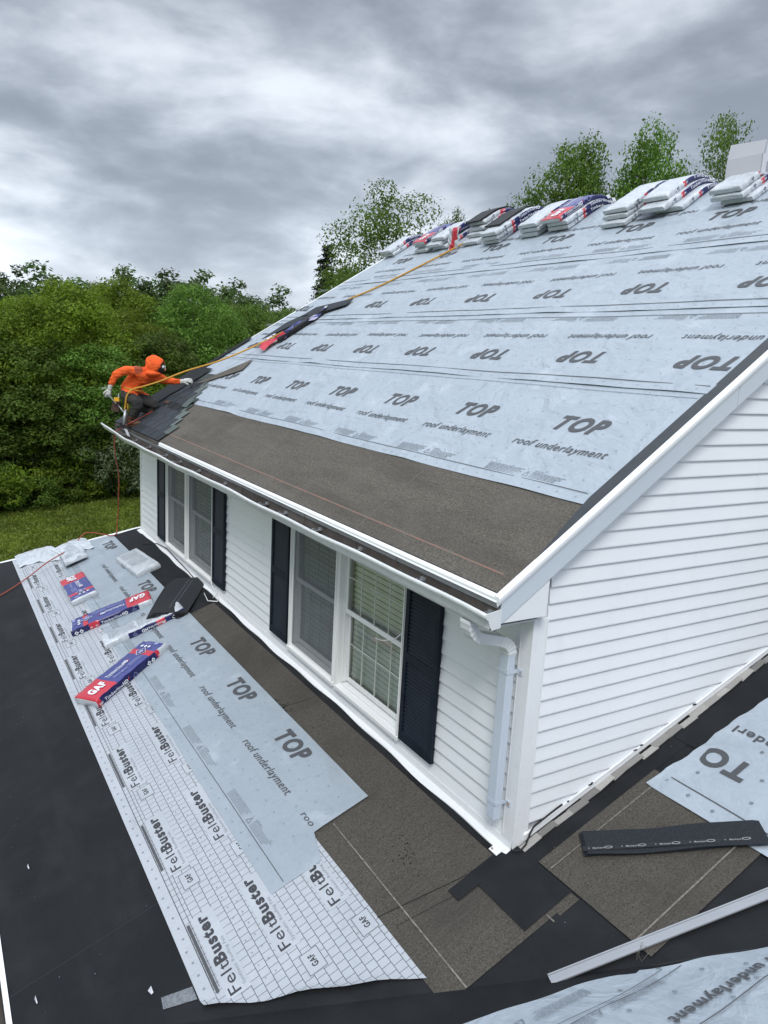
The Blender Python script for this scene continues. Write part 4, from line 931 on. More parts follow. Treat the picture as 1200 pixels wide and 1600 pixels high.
# black shingle stack propped on the white bundle
t = root('shingle_stack', (-.45, 5.7, zA(-.45)), 'stack of loose black shingles propped on the white wrapped bundle', 'loose shingles')
for i in range(7):
    O = Vector((-.86 + .012 * i, 5.50 + .015 * random.uniform(-1, 1), zA(-.86) + .10 + .010 * i)); a = Vector((.47 + .01 * i, .83, .17)).normalized(); b_ = Vector((.78, -.47, .10)); b_ = (b_ - a * b_.dot(a)).normalized(); n_ = a.cross(b_) * -1
    mb = MB(); nseg = 10; vs = []
    for k in range(nseg + 1):
        u = k / nseg; bend = .05 * u * u
        for q in (0, .5, 1): 
            for w in (0, .006): vs.append(O + a * u * 1.0 + b_ * (q * .42) + n_ * (w - bend * .5 + .008 * math.sin(q * 3 + u * 4)))
    w = 6; fs = []
    for k in range(nseg):
        for j in range(2): fs += [(w * k + 2 * j + 1, w * k + 2 * j + 3, w * (k + 1) + 2 * j + 3, w * (k + 1) + 2 * j + 1), (w * k + 2 * j, w * (k + 1) + 2 * j, w * (k + 1) + 2 * j + 2, w * k + 2 * j + 2)]
        fs += [(w * k, w * k + 1, w * k + 7, w * k + 6), (w * k + 4, w * k + 10, w * k + 11, w * k + 5)]
    fs += [(0, 2, 3, 1), (2, 4, 5, 3), (w * nseg, w * nseg + 1, w * nseg + 3, w * nseg + 2), (w * nseg + 2, w * nseg + 3, w * nseg + 5, w * nseg + 4)]
    mb.add(vs, fs)
    if i == 6:
        for q in (.40, .52):
            u = .12
            while u < .93: 
                p = lambda uu, qq: O + a * uu + b_ * (qq * .42) + n_ * (.0085 - .05 * uu * uu * .5 + .008 * math.sin(qq * 3 + uu * 4))
                mb.add([p(u, q), p(u + .035, q), p(u + .035, q + .015), p(u, q + .015)], [(0, 1, 2, 3)], 1); u += .055
    mb.build('shingle', [M_shbk, M_stapl if False else M_ink2], t)

# stacks draped over the ridge
ords = ['first', 'second', 'third', 'fourth', 'fifth', 'sixth', 'seventh', 'eighth', 'ninth', 'tenth']
lvn = {2: ['lower', 'upper'], 3: ['bottom', 'middle', 'top'], 4: ['bottom', 'second', 'third', 'top']}
stacks = [(8.12, 3.90, 2), (7.12, 3.86, 3), (6.68, 3.86, 3), (5.84, 3.90, 4), (5.30, 3.80, 3), (4.58, 3.84, 3), (4.12, 3.84, 3), (3.10, 3.80, 3), (2.60, 3.84, 3), (1.72, 3.86, 3)]
for si, (y, x, nl) in enumerate(stacks):
    r_ = random.Random(si + 40)
    for l in range(nl):
        dx = r_.uniform(-.05, .05) + (.05 * l if si in (3, 8) else 0); dy = r_.uniform(-.05, .05); yaw = r_.uniform(-.05, .05)
        if si == 8: dy = (-.12, .02, .06)[l]; dx = (.06, -.02, .10)[l]
        if si == 7: dx = (-.06, .0, .02)[l]
        if si == 9: dx = (-.0, -.04, -.02)[l]; dy = (-.06, 0, .02)[l]
        kind = 'face' if (si, l) in ((6, 2), (1, 2)) else 'ridge'
        H = .056
        look = 'red topped' if kind == 'face' else 'white'
        bundle(f'{look} shingle bundle, {lvn[nl][l]} of the {ords[si]} ridge stack from the left', ridgeF(x + dx, y + dy, l * (H + .004), yaw), kind, 1.0, .335, H, 'shingle bundles stacked along the ridge', seed=si * 7 + l, puff=1.1, flip=False)
def ridge_black(si, label):
    y, x, nl = stacks[si]; F = ridgeF(x + .10, y + .03, nl * .061); t = root('shingle_stack', tuple(F(.4, .16, 0)), label, 'loose shingles')
    for i in range(2):
        mb = MB(); vs = []; 
        for k in range(13):
            for b_ in (0, .33):
                for c in (0, .007): vs.append(F(k / 12 * .95 + .02 * i, b_ + .01 * i, c + .009 * i))
        fs = []
        for k in range(12): q = 4 * k; fs += [(q + 1, q + 3, q + 7, q + 5), (q, q + 4, q + 6, q + 2), (q, q + 1, q + 5, q + 4), (q + 2, q + 6, q + 7, q + 3)]
        fs += [(0, 2, 3, 1), (48, 49, 51, 50)]; mb.add(vs, fs); mb.build('shingle', M_shbk, t)
ridge_black(3, 'black shingles left open on top of the fourth stack from the left')
ridge_black(4, 'black shingles left open on top of the fifth stack from the left')
# torn wrapper hanging in front of the fourth stack
mb = MB(); r_ = random.Random(4); g = []
for i in range(6):
    for j in range(6):
        x, y = 3.76 - .02 * j + r_.uniform(-.02, .02), 6.22 + .05 * i + r_.uniform(-.02, .02); g.append((x + .10 * (j / 5), y, zM(3.78) + .05 + .06 * j + r_.uniform(-.02, .02)))
mb.add(g, [(6 * i + j, 6 * i + j + 1, 6 * i + j + 7, 6 * i + j + 6) for i in range(5) for j in range(5)])
for k in range(len(mb.m)): mb.m[k] = 1 if 6 < k < 16 else 0
setp(mb.build('torn_wrapper', [M_wh, M_red]), 'torn white and red wrapper crumpled in front of the fourth ridge stack', 'wrapper')

# white carton on the last stack
t = root('cardboard_box', (4.0, 1.85, 4.9), 'open white cardboard carton standing on the right hand ridge stack', 'box')
F = lambda a, b, c: Vector((3.98 + a, 1.72 + b - .10 * a, 4.82 + c + .17 * a * .6 + a * .02))
def panel(nm, pts, m=M_card, th=(0, .004, 0)): mb = MB(); mb.prism(pts, th); return mb.build(nm, m, t)
Lb, Wb, Hb = .72, .38, .19
panel('side_panel', [F(0, 0, 0), F(Lb, 0, 0), F(Lb, 0, Hb), F(0, 0, Hb)]); panel('side_panel', [F(0, Wb, 0), F(Lb, Wb, 0), F(Lb, Wb, Hb), F(0, Wb, Hb)], M_cardin)
panel('end_panel', [F(0, 0, 0), F(0, Wb, 0), F(0, Wb, Hb), F(0, 0, Hb)], M_card, (.004, 0, 0)); panel('end_panel', [F(Lb, 0, 0), F(Lb, Wb, 0), F(Lb, Wb, Hb), F(Lb, 0, Hb)], M_card, (.004, 0, 0))
panel('bottom_panel', [F(0, 0, 0), F(Lb, 0, 0), F(Lb, Wb, 0), F(0, Wb, 0)], M_card, (0, 0, .004))
panel('flap', [F(0, .0, Hb), F(0, Wb, Hb), F(.02, Wb, Hb + .14), F(.02, 0, Hb + .12)], M_card, (.004, 0, 0)); panel('flap', [F(.03, .0, Hb), F(.30, 0, Hb), F(.30, -.0, Hb + .16), F(.04, -.0, Hb + .13)], M_card)
panel('flap', [F(.34, .10, Hb), F(Lb, .10, Hb), F(Lb, .12, Hb + .14), F(.38, .12, Hb + .14), F(.34, .11, Hb + .08)], M_cardin)
mb = MB(); put_text(mb, 'Coil Roofing', lambda u, v: F(.40 + u, -.003, .09 + v), .30, .036, 0, .02); put_text(mb, 'Nails', lambda u, v: F(.52 + u, -.003, .035 + v), .10, .026, 0, .02)
for i in range(6): mb.add([F(.06, -.003, .03 + .016 * i), F(.20 - .02 * (i % 2), -.003, .03 + .016 * i), F(.20 - .02 * (i % 2), -.003, .036 + .016 * i), F(.06, -.003, .036 + .016 * i)], [(0, 1, 2, 3)], 1)
mb.build('printed_lettering', [M_ink, M_ink2], t, kind='stuff')

# opened bundle on the upper roof: wrapper and shingles slid out
def mF(x, y, h=0.0): return Vector((x, y, zM(x) + .045 + h))
t = root('opened_bundle', tuple(mF(2.0, 7.8)), 'opened shingle bundle with red and blue wrapper peeled back on the upper roof', 'opened bundle')
def strip(nm, pts, m, T=.02, wav_=0):
    mb = MB(); mb.prism([mF(x, y, wav_) for x, y in pts], nM * T); return mb.build(nm, m, t)
strip('shingle', [(1.62, 7.55), (2.36, 7.50), (2.42, 7.72), (1.66, 7.80)], M_shbk, .05)
strip('shingle', [(1.66, 8.34), (2.08, 8.36), (2.46, 7.94), (2.40, 7.66), (1.95, 8.05)], M_sh, .012); strip('shingle', [(2.22, 8.10), (2.44, 8.05), (2.62, 7.18), (2.46, 7.10), (2.25, 7.70)], M_sh, .014, .012)
mb = MB(); r_ = random.Random(9); g = []; mi_ = []
for i in range(15):
    u = i / 14
    for j in range(6):
        v = j / 5; x = 1.40 + .96 * u + .05 * math.sin(6 * v + 11 * u); y = 7.90 - .30 * u * (1 - .2 * v) - (.30 - .12 * u) * v + .05 * math.sin(u * 14) + r_.uniform(-.02, .02)
        g.append(mF(x, y, .02 + .075 * math.sin(v * 3.1) * (1 - .5 * u) + r_.uniform(-.024, .024)))
for i in range(14):
    for j in range(5): mb.f.append((6 * i + j, 6 * i + j + 1, 6 * i + j + 7, 6 * i + j + 6)); mb.m.append(1 if i < 4 else (2 if j < 3 or r_.random() < .4 else (0 if r_.random() < .3 else 3)))
mb.v = [tuple(p) for p in g]; mb.build('wrapper', [M_wh, M_red, M_blue, M_navy], t)
mb = MB(); put_text(mb, 'G', lambda u, v: mF(1.50 + v, 7.80 - u, .115), .10, .12, 0, .05); mb.build('printed_lettering', [M_prw], t, kind='stuff')

# crumpled wrapper at the far rake, debris, metal strip, starter strip
mb = MB(); r_ = random.Random(12); nx_, ny_ = 16, 9
for i in range(nx_):
    for j in range(ny_):
        u, v = i / (nx_ - 1), j / (ny_ - 1); x = -1.78 + 1.02 * u; y = farA(x) - .62 + .70 * v + .10 * math.sin(u * 9)
        h = .03 + .10 * math.sin(math.pi * u) * math.sin(math.pi * v) * (1 + .5 * math.sin(u * 13 + v * 5)) + r_.uniform(-.018, .018)
        mb.v.append((x, y, zA(x) + h))
for i in range(nx_ - 1):
    for j in range(ny_ - 1): a = ny_ * i + j; mb.f.append((a, a + ny_, a + ny_ + 1, a + 1)); mb.m.append(1 if (9 < i < 12 and j > 5) else 0)
setp(mb.build('crumpled_wrapper', [M_wh, M_rust], None, True), 'crumpled white plastic wrapper heaped on the far corner of the lower roof', 'wrapper')
t = root('metal_strip', (-.41, -.77, zA(-.41)), 'long grey painted metal drip edge strip lying across the black membrane', 'metal strip')
a = Vector((1.118, -.437, .417)).normalized(); n_ = Vector((-SL, 0, 1)).normalized(); b_ = n_.cross(a).normalized(); O = Vector((-.412, -.795, zA(-.412) + .024))
mb = MB(); mb.obox(O, a * 3.05, b_ * .030, n_ * .002); mb.build('flange', M_strip, t)
mb = MB(); mb.obox(O - b_ * .0225, a * 3.05, b_ * .022, n_ * .010); mb.obox(O + b_ * .0305, a * 3.05, b_ * .008, n_ * .006); mb.build('lip', M_strip, t)
mb = MB(); mb.obox(O - n_ * .020 + b_ * .004, a * 3.05, b_ * .002, n_ * .0195); mb.build('flange', M_strip, t)
t = root('starter_strip', (.62, -.62, zA(.62)), 'short stack of charcoal starter strips with white lettering on the brown felt paper', 'starter strip')
O = Vector((.222, -.375, zA(.222) + .020)); a = Vector((.914 - .222, -1.006 + .375, .258)); L_ = a.length; a.normalize(); n_ = Vector((-SL, 0, 1)).normalized(); b_ = n_.cross(a).normalized()
for i in range(3):
    mb = MB(); nseg = 14
    for k in range(nseg + 1):
        u = k / nseg; r1 = .004 * math.sin(u * 7 + i) + i * .012 * (1 - .3 * u)
        for q in (0, 1):
            for w in (0, .005): mb.v.append(tuple(O + a * (u * L_ * 1.03 + .012 * i - .02 * q) + b_ * (q * .172 + .006 * math.sin(u * 9 + i) - .007 * i) + n_ * (w + r1)))
    for k in range(nseg): q = 4 * k; mb.f += [(q + 1, q + 5, q + 7, q + 3), (q, q + 2, q + 6, q + 4), (q, q + 4, q + 5, q + 1), (q + 2, q + 3, q + 7, q + 6)]
    mb.f += [(0, 1, 3, 2), (4 * nseg, 4 * nseg + 2, 4 * nseg + 3, 4 * nseg + 1)]; mb.m = [0] * len(mb.f)
    st = mb.build('starter_shingle', mat('starter_granules', (.012, .0145, .018), .85, .2, noise=(180, .9, 3, (.040, .045, .053)), bump=(320, .7, .002)), t)
mb = MB(); Fs = lambda u, v: O + a * u + b_ * v + n_ * (.0365 - .010 * u / L_)
for k in range(5):
    put_text(mb, 'Weathergard' if False else 'Mystique', lambda u, v: Fs(.055 + .19 * k + u, .022 + v), .062, .011, 0, .01)
    for q in range(16):
        aa, bb = q * math.pi / 8, (q + 1) * math.pi / 8; c_ = .145 + .19 * k; mb.add([Fs(c_ + .024 * math.cos(aa), .028 + .009 * math.sin(aa)), Fs(c_ + .024 * math.cos(bb), .028 + .009 * math.sin(bb)), Fs(c_ + .019 * math.cos(bb), .028 + .006 * math.sin(bb)), Fs(c_ + .019 * math.cos(aa), .028 + .006 * math.sin(aa))], [(0, 1, 2, 3)], 0)
    put_text(mb, 'K', lambda u, v: Fs(.03 + .19 * k + u, .024 + v), .008, .008, 0, .02)
mb.add([Fs(.0, .012), Fs(L_, .012), Fs(L_, .046), Fs(.0, .046)], [(0, 1, 2, 3)], 1)
for i_ in (len(mb.v) - 4, len(mb.v) - 3, len(mb.v) - 2, len(mb.v) - 1): p = mb.v[i_]; mb.v[i_] = (p[0], p[1], p[2] - .002)
mb.build('printed_lettering', [mat('faded_white_print', (.34, .35, .37), .7), M_shbk], t, kind='stuff')
# small litter
def scrap(nm, lab, pts, m, h=.006, T=.003):
    mb = MB(); mb.prism([(x, y, zA(x) + h + (.02 if i % 3 == 1 else 0)) for i, (x, y) in enumerate(pts)], (0, 0, T)); return setp(mb.build(nm, m), lab, 'scrap')
scrap('release_film', 'clear grey strip of release film sticking out from under the gridded felt end', [(-1.995, .640), (-1.84, .555), (-1.835, .475), (-2.005, .558)], mat('clear_film', (.10, .11, .12), .25, noise=(50, .9, 4, (.22, .24, .26))), .004, .001)
scrap('paper_scrap', 'small folded white scrap beside the release film strip', [(-2.045, .74), (-2.027, .738), (-2.022, .705), (-2.034, .70)], M_card)
scrap('paper_scrap', 'thin white curl of scrap near the lower roof eave', [(-2.600, 1.21), (-2.594, 1.21), (-2.588, 1.165), (-2.594, 1.165)], M_card)
scrap('paper_scrap', 'tiny grey scrap on the black membrane towards the lower eave', [(-2.498, 2.46), (-2.492, 2.46), (-2.487, 2.425), (-2.493, 2.425)], M_card)
r_ = random.Random(21); mb = MB()
for i in range(230):
    x = r_.uniform(-2.6, 1.6); y = r_.uniform(-1.1, 6); 
    if x > -.05 and y > -.1: continue
    if y < -.26 - .75 * (x + 1.06): continue
    s_ = r_.uniform(.0015, .005); a_ = r_.uniform(0, 6.28); d = Vector((math.cos(a_), math.sin(a_))) * s_
    mb.box(x, x + d.x + .002, y, y + d.y + .002, zA(x) + .02, zA(x) + .0235)
setp(mb.build('roof_grit', M_ink2), 'pale grit and trimmings scattered over the lower roof', 'grit', kind='stuff')
mb = MB(); mb.tube([(x, y, zA(x) + .03 + .02 * math.sin(x * 70)) for x, y in ((-.03, -1.0), (-.01, -.98), (.02, -.985), (.03, -1.01), (.01, -1.03), (-.02, -1.02), (-.01, -.99), (.03, -.97), (.05, -.965))], .0009, 5); setp(mb.build('twine_curl', M_chalk, None, True), 'small tangled curl of frayed fibre at the corner of the brown felt', 'string')
mb = MB(); pts = [(-.13, 5.62), (-.17, 5.36), (-.10, 5.22), (-.06, 5.30), (-.05, 5.42)]; mb.tube([(x, y, zA(x) + .03) for x, y in pts] + [(-.06, 5.55, .10), (-.04, 5.58, .16)], .006, 6); mb.tube([(-.03, 5.48, .12), (-.05, 5.40, .03), (-.10, 5.38, -.01)], .004, 5)
setp(mb.build('white_wire', M_vin, None, True), 'bent white wire dangling below the shutter onto the flashing', 'wire')
mb = MB(); mb.tube([(-.20, 8.4, zA(-.2) + .02), (-.05, 8.1, .01), (-.04, 7.6, .05), (-.05, 7.1, .03), (-.06, 6.5, .01), (-.08, 6.0, -.01)], .006, 6); setp(mb.build('black_wire', M_black, None, True), 'thin dark wire along the flashing under the left window', 'wire')

# ------------------------------------------------------------------ ropes and hose
def smooth_path(pts, k=8):
    pts = [Vector(p) for p in pts]; P_ = [pts[0]] + pts + [pts[-1]]; out = []
    for i in range(1, len(P_) - 2):
        a, b, c, d = P_[i - 1:i + 3]
        for j in range(k):
            t = j / k; out.append(.5 * ((2 * b) + (-a + c) * t + (2 * a - 5 * b + 4 * c - d) * t * t + (-a + 3 * b - 3 * c + d) * t ** 3))
    return out + [pts[-1]]
mb = MB(); mb.tube(smooth_path([(3.98, 6.30, zM(3.98) + .06), (3.73, 6.334, 4.50), (3.0, 6.955, 3.99), (2.60, 7.39, 3.73), (2.276, 7.583, 3.51), (1.807, 7.929, 3.21), (1.429, 8.009, 3.0), (.912, 8.102, 2.753), (.432, 8.274, 2.568), (.05, 8.20, 2.42), (-.20, 8.22, 2.33), (-.33, 8.24, 2.29), (-.42, 8.26, 2.20), (-.44, 8.29, 2.05), (-.45, 8.30, 1.99)]), .0125, 7)
setp(mb.build('safety_rope', M_rope, None, True), 'yellow safety rope running from the ridge down to the worker', 'rope')
mb = MB(); mb.tube(smooth_path([(.10, 8.50, 2.02), (-.15, 8.35, 1.90), (-.36, 8.30, 1.80), (-.46, 8.50, 1.70), (-.52, 8.62, 1.60), (-.50, 8.75, 1.30), (-.40, 9.0, .95), (-.36, 9.2, .60), (-.33, 9.4, .24), (-.34, 9.46, -.02), (-.36, 9.42, -.115), (-.45, 9.36, -.13), (-.60, 9.62, -.14), (-.78, 9.78, -.16), (-.95, 9.66, -.29), (-1.12, 9.40, -.33), (-1.45, 9.12, -.42), (-1.72, 9.0, -.58), (-2.05, 8.86, -.745), (-2.5, 8.7, -.915), (-2.72, 8.6, -1.0), (-2.8, 8.55, -1.3), (-2.85, 8.5, -2.6)]), .0085, 6)
setp(mb.build('air_hose', M_hose, None, True), 'thin red air hose hanging from the worker and trailing over the lower roof', 'hose')

# ------------------------------------------------------------------ the worker
def skin(name, V, Ed, Rr, mats, matf=None, parent=None, lv=2, rootv=0, fold=0):
    """one continuous limbed surface grown round a skeleton, baked to a mesh"""
    me = bpy.data.meshes.new(name + '_skeleton'); me.from_pydata(V, Ed, []); o = bpy.data.objects.new(name + '_skeleton', me); COL.objects.link(o)
    sk = o.modifiers.new('skin', 'SKIN'); sk.use_smooth_shade = True; ss = o.modifiers.new('sub', 'SUBSURF'); ss.levels = lv; ss.render_levels = lv
    if not me.skin_vertices: 
        bpy.context.view_layer.objects.active = o
    for i, r in enumerate(Rr): me.skin_vertices[0].data[i].radius = (r, r) if not isinstance(r, tuple) else r; me.skin_vertices[0].data[i].use_root = (i == rootv)
    dg = bpy.context.evaluated_depsgraph_get(); dg.update(); m2 = bpy.data.meshes.new_from_object(o.evaluated_get(dg)); bpy.data.objects.remove(o)
    m2.name = name; m2.materials.clear()
    for m in mats: m2.materials.append(m)
    if fold:
        from mathutils import noise as mn
        for v in m2.vertices: v.co += v.normal * fold * (mn.noise(v.co * 13) * .7 + mn.noise(Vector((v.co.x * 9, v.co.y * 9, v.co.z * 34))) * .8)
        m2.update()
    for p in m2.polygons: p.use_smooth = True; p.material_index = matf(p.center) if matf else 0
    if parent is not None:
        for v in m2.vertices: v.co -= ORG[parent.name]
    r_ = bpy.data.objects.new(name, m2); link(r_, parent); ORG[r_.name] = ORG[parent.name].copy() if parent is not None else Vector((0, 0, 0)); return r_
worker = root('person', (-.30, 8.38, zM(-.30)), 'roofer in orange hooded sweatshirt and dark trousers crouching at the far eave', 'person')
U_ = Vector((.857, -.515, 0)); D_ = Vector((.515, .857, 0)); Zz = Vector((0, 0, 1))
WF = Vector((-.25, 8.45, 1.75))
def wp(px, py, d): 
    """a point given as metres right, up and away of the worker's foot"""
    return tuple(WF + U_ * px + Zz * py + D_ * d)
J = {'pel': (-.085, .47, .0), 'bel': (-.04, .57, .0), 'che': (.06, .69, 0), 'upc': (.14, .755, 0), 'nec': (.20, .79, 0), 'hea': (.30, .86, -.01), 'crn': (.345, .915, -.01),
     'shL': (.03, .79, -.17), 'eL0': (-.10, .80, -.25), 'elL': (-.200, .735, -.28), 'wrL': (-.290, .56, -.25), 'haL': (-.308, .495, -.24),
     'shR': (.20, .72, .15), 'elR': (.44, .655, .20), 'wrR': (.62, .665, .22), 'haR': (.69, .685, .22),
     'hiL': (-.10, .43, -.10), 'thL': (-.02, .40, -.15), 'knL': (.10, .33, -.17), 'caL': (.02, .20, -.13), 'anL': (-.055, .10, -.11), 'heL': (-.065, .05, -.11), 'toL': (.10, .04, -.14),
     'hiR': (-.06, .44, .10), 'thR': (.08, .36, .14), 'knR': (.27, .29, .15), 'caR': (.19, .22, .17), 'anR': (.05, .22, .20), 'toR': (.0, .19, .24)}
keys = list(J); Vv = [wp(*J[k]) for k in keys]; ix = {k: i for i, k in enumerate(keys)}
Ed = [('pel', 'bel'), ('bel', 'che'), ('che', 'upc'), ('upc', 'nec'), ('nec', 'hea'), ('hea', 'crn'), ('upc', 'shL'), ('shL', 'eL0'), ('eL0', 'elL'), ('elL', 'wrL'), ('wrL', 'haL'),
      ('upc', 'shR'), ('shR', 'elR'), ('elR', 'wrR'), ('wrR', 'haR'), ('pel', 'hiL'), ('hiL', 'thL'), ('thL', 'knL'), ('knL', 'caL'), ('caL', 'anL'), ('anL', 'heL'), ('heL', 'toL'),
      ('pel', 'hiR'), ('hiR', 'thR'), ('thR', 'knR'), ('knR', 'caR'), ('caR', 'anR'), ('anR', 'toR')]
Rad = {'pel': .14, 'bel': .15, 'che': .165, 'upc': .14, 'nec': .068, 'hea': .085, 'crn': .07, 'shL': .082, 'eL0': .068, 'elL': .062, 'wrL': .038, 'haL': .028, 'shR': .082, 'elR': .060, 'wrR': .038, 'haR': .028,
       'hiL': .13, 'thL': .12, 'knL': .092, 'caL': .085, 'anL': .058, 'heL': .048, 'toL': .042, 'hiR': .13, 'thR': .115, 'knR': .09, 'caR': .078, 'anR': .050, 'toR': .04}
def wm(c):
    q = Vector(c) - WF; u, z, d = q.dot(U_), q.z, q.dot(D_)
    if u > .60 and z > .5: return 3
    if u < -.25 and z < .585 and d < -.15: return 3
    if z < .135 and u < .14 and d < .0: return 2
    if z > .475 - u * .25: 
        if (Vector((u, z, d)) - Vector((.06, .80, -.15))).length < .085: return 4
        return 0
    return 1
skin('body', Vv, [(ix[a], ix[b]) for a, b in Ed], [Rad[k] for k in keys], [M_orange, M_pants, M_boot, M_glove, M_stain], wm, worker, 3, ix['pel'], .014)
# hood, face cover, glasses
def ball(mb, c, r, mi=0, nu=18, nv=12, ax=(1, 1, 1), cut=None):
    k0 = len(mb.v); c = Vector(c)
    for i in range(nv + 1):
        for j in range(nu):
            a, b = math.pi * i / nv, 2 * math.pi * j / nu; n = Vector((math.sin(a) * math.cos(b), math.sin(a) * math.sin(b), math.cos(a)))
            p = U_ * n.x * r * ax[0] + D_ * n.y * r * ax[1] + Zz * n.z * r * ax[2]; mb.v.append(tuple(c + p))
    for i in range(nv):
        for j in range(nu):
            a, b = k0 + i * nu + j, k0 + i * nu + (j + 1) % nu; f = (a, a + nu, b + nu, b); ctr = sum((Vector(mb.v[q]) for q in f), Vector()) / 4 - c
            if cut and cut(ctr.dot(U_), ctr.dot(D_), ctr.z): continue
            mb.f.append(f); mb.m.append(mi)
hc = wp(.300, .875, -.01)
mb = MB(); ball(mb, hc, .132, 0, 28, 18, (1.12, .90, 1.06), lambda u, d, z: u * .92 - z * .38 > .082)
for i_, v_ in enumerate(mb.v):
    q_ = Vector(v_) - Vector(hc); u_, z_, d_ = q_.dot(U_), q_.z, q_.dot(D_)
    if z_ > .02: q_ = q_ + U_ * (-.25 * z_) + Zz * (.10 * z_)
    q_ *= 1 + .035 * math.sin(9 * math.atan2(z_, u_) + 3 * d_ * 20) ; mb.v[i_] = tuple(Vector(hc) + q_)
ho = mb.build('hood', M_orange, worker, True); s_ = ho.modifiers.new('t', 'SOLIDIFY'); s_.thickness = .012; s_.offset = -1
mb = MB(); ball(mb, wp(.325, .855, -.01), .100, 0, 18, 12, (1.05, .88, 1.0)); mb.build('face_mask', M_black, worker, True)
mb = MB(); ball(mb, wp(.245, .775, -.01), .11, 0, 18, 12, (1.25, 1.2, .55)); mb.build('collar', M_orange, worker, True)
mb = MB(); 
for d in (-.045, .03): ball(mb, wp(.415, .868, d - .01), .030, 0, 12, 8, (.5, 1.1, .75))
mb.tube([wp(.425, .87, -.03), wp(.43, .875, 0)], .005, 5); gl = mb.build('safety_glasses', M_lens, worker, True)
mb = MB(); ball(mb, wp(.425, .835, -.012), .024, 0, 10, 8, (.9, .7, 1.1)); mb.build('nose', mat('skin_tone', (.36, .19, .12), .6), worker, True)
# gloves with fingers
def glove(c, fwd, side, curl, name='glove', s=1.0):
    fwd, side = Vector(fwd).normalized(), Vector(side).normalized(); nn = fwd.cross(side).normalized(); c = Vector(c)
    V = [c - fwd * .055, c, c + fwd * .045]; Ee = [(0, 1), (1, 2)]; Rr = [.034, .040, .034]
    for i, (o_, l) in enumerate(((-.030, .062), (-.010, .075), (.011, .070), (.031, .055))):
        b_ = c + fwd * .048 + side * o_; k = len(V); d1 = (fwd * math.cos(curl * .5) - nn * math.sin(curl * .5)); d2 = (fwd * math.cos(curl * 1.3) - nn * math.sin(curl * 1.3))
        V += [b_, b_ + d1 * l * .5, b_ + d1 * l * .5 + d2 * l * .5]; Ee += [(2, k), (k, k + 1), (k + 1, k + 2)]; Rr += [.0125, .0118, .0095]
    k = len(V); V += [c + side * -.038 - fwd * .005, c + side * -.060 + fwd * .022 - nn * .012, c + side * -.058 + fwd * .050 - nn * .025]; Ee += [(1, k), (k, k + 1), (k + 1, k + 2)]; Rr += [.015, .014, .011]
    skin(name, [tuple(v) for v in V], Ee, Rr, [M_glove], None, worker, 1, 1)
glove(wp(.675, .680, .22), U_ * .9 + Zz * .1 + D_ * .1, D_ * .7 + Zz * .7, .9)
glove(wp(-.312, .485, -.24), -Zz * .9 - U_ * .25, D_ * .4 + U_ * .8, 1.0)
# harness belt, pouch
mb = MB(); n_ = 26; c0 = Vector(wp(-.055, .535, 0)); ax = Vector((.22, .0, 1)).normalized()
ring = [tuple(c0 + U_ * .150 * math.cos(t) - Zz * .035 * math.cos(t) + D_ * .168 * math.sin(t)) for t in [2 * math.pi * i / n_ for i in range(n_ + 1)]]
mb.tube(ring, .011, 6); mb.build('harness_belt', M_rope, worker, True)
mb = MB(); mb.tube([wp(-.02, .55, -.17), wp(-.045, .42, -.20), wp(-.06, .28, -.20), wp(-.055, .20, -.19)], .012, 6); mb.build('harness_strap', M_rope, worker, True)
mb = MB(); mb.obox(wp(-.30, .21, -.22), U_ * .11 + Zz * -.02, D_ * .06, Zz * .15 + U_ * .03); mb.obox(wp(-.285, .36, -.215), U_ * .07, D_ * .045, Zz * .015); bevel(mb.build('tool_pouch', M_leather, worker), .01)
mb = MB(); mb.tube([wp(-.20, .46, -.16), wp(-.19, .32, -.20), wp(-.24, .25, -.2)], .010, 5); mb.tube([wp(-.19, .30, -.22), wp(-.11, .20, -.22), wp(-.08, .12, -.20)], .010, 5); mb.build('pouch_strap', M_steel, worker, True)
mb = MB(); ball(mb, wp(.03, .035, -.125), .052, 0, 14, 8, (2.1, .95, .85)); ball(mb, wp(-.06, .085, -.115), .055, 0, 14, 8, (1.0, 1.0, 1.7)); mb.obox(wp(-.10, -.010, -.175), U_ * .24, D_ * .10, Zz * .014); mb.build('boot', M_boot, worker, True)
mb = MB(); ball(mb, wp(.42, .335, .19), .045, 0, 12, 8, (1.6, .9, .8)); mb.build('boot', M_boot, worker, True)
# things he uses
t = root('hammer', wp(-.33, .44, -.26), 'small hammer with a pale shaft and yellow grip in the lowered hand of the roofer', 'hammer')
mb = MB(); mb.tube([wp(-.31, .45, -.29), wp(-.20, .32, -.27)], .009, 7); mb.build('shaft', M_steel, t)
mb = MB(); mb.obox(wp(-.225, .355, -.29), U_ * .07, D_ * .03, Zz * .055); mb.build('grip', mat('tool_yellow', (.70, .36, .02), .5), t)
mb = MB(); mb.obox(wp(-.41, .515, -.27), U_ * .07 + Zz * .02, D_ * .02, Zz * .02); mb.build('head', M_steel, t)
t = root('nail_gun', wp(-.10, .02, -.24), 'upright grey pneumatic nailer standing on the gutter end next to the boot', 'nail gun')
mb = MB(); mb.tube([wp(-.085, .24, -.22), wp(-.10, .02, -.26)], [.022, .020], 10); mb.build('barrel', M_steel, t, True)
mb = MB(); mb.obox(wp(-.20, -.03, -.27), U_ * .17 + Zz * .01, D_ * .05, Zz * .030); mb.obox(wp(-.16, .0, -.27), U_ * .07, D_ * .04, Zz * .05); bevel(mb.build('magazine', M_black, t), .004)
mb = MB(); mb.obox(wp(-.055, -.13, -.26), U_ * .045 - Zz * .02, D_ * .008, Zz * .10 - U_ * .04); setp(mb.build('paper_tag', M_card, None), 'small white tag hanging at the foot of the grey nailer over the gutter', 'tag')
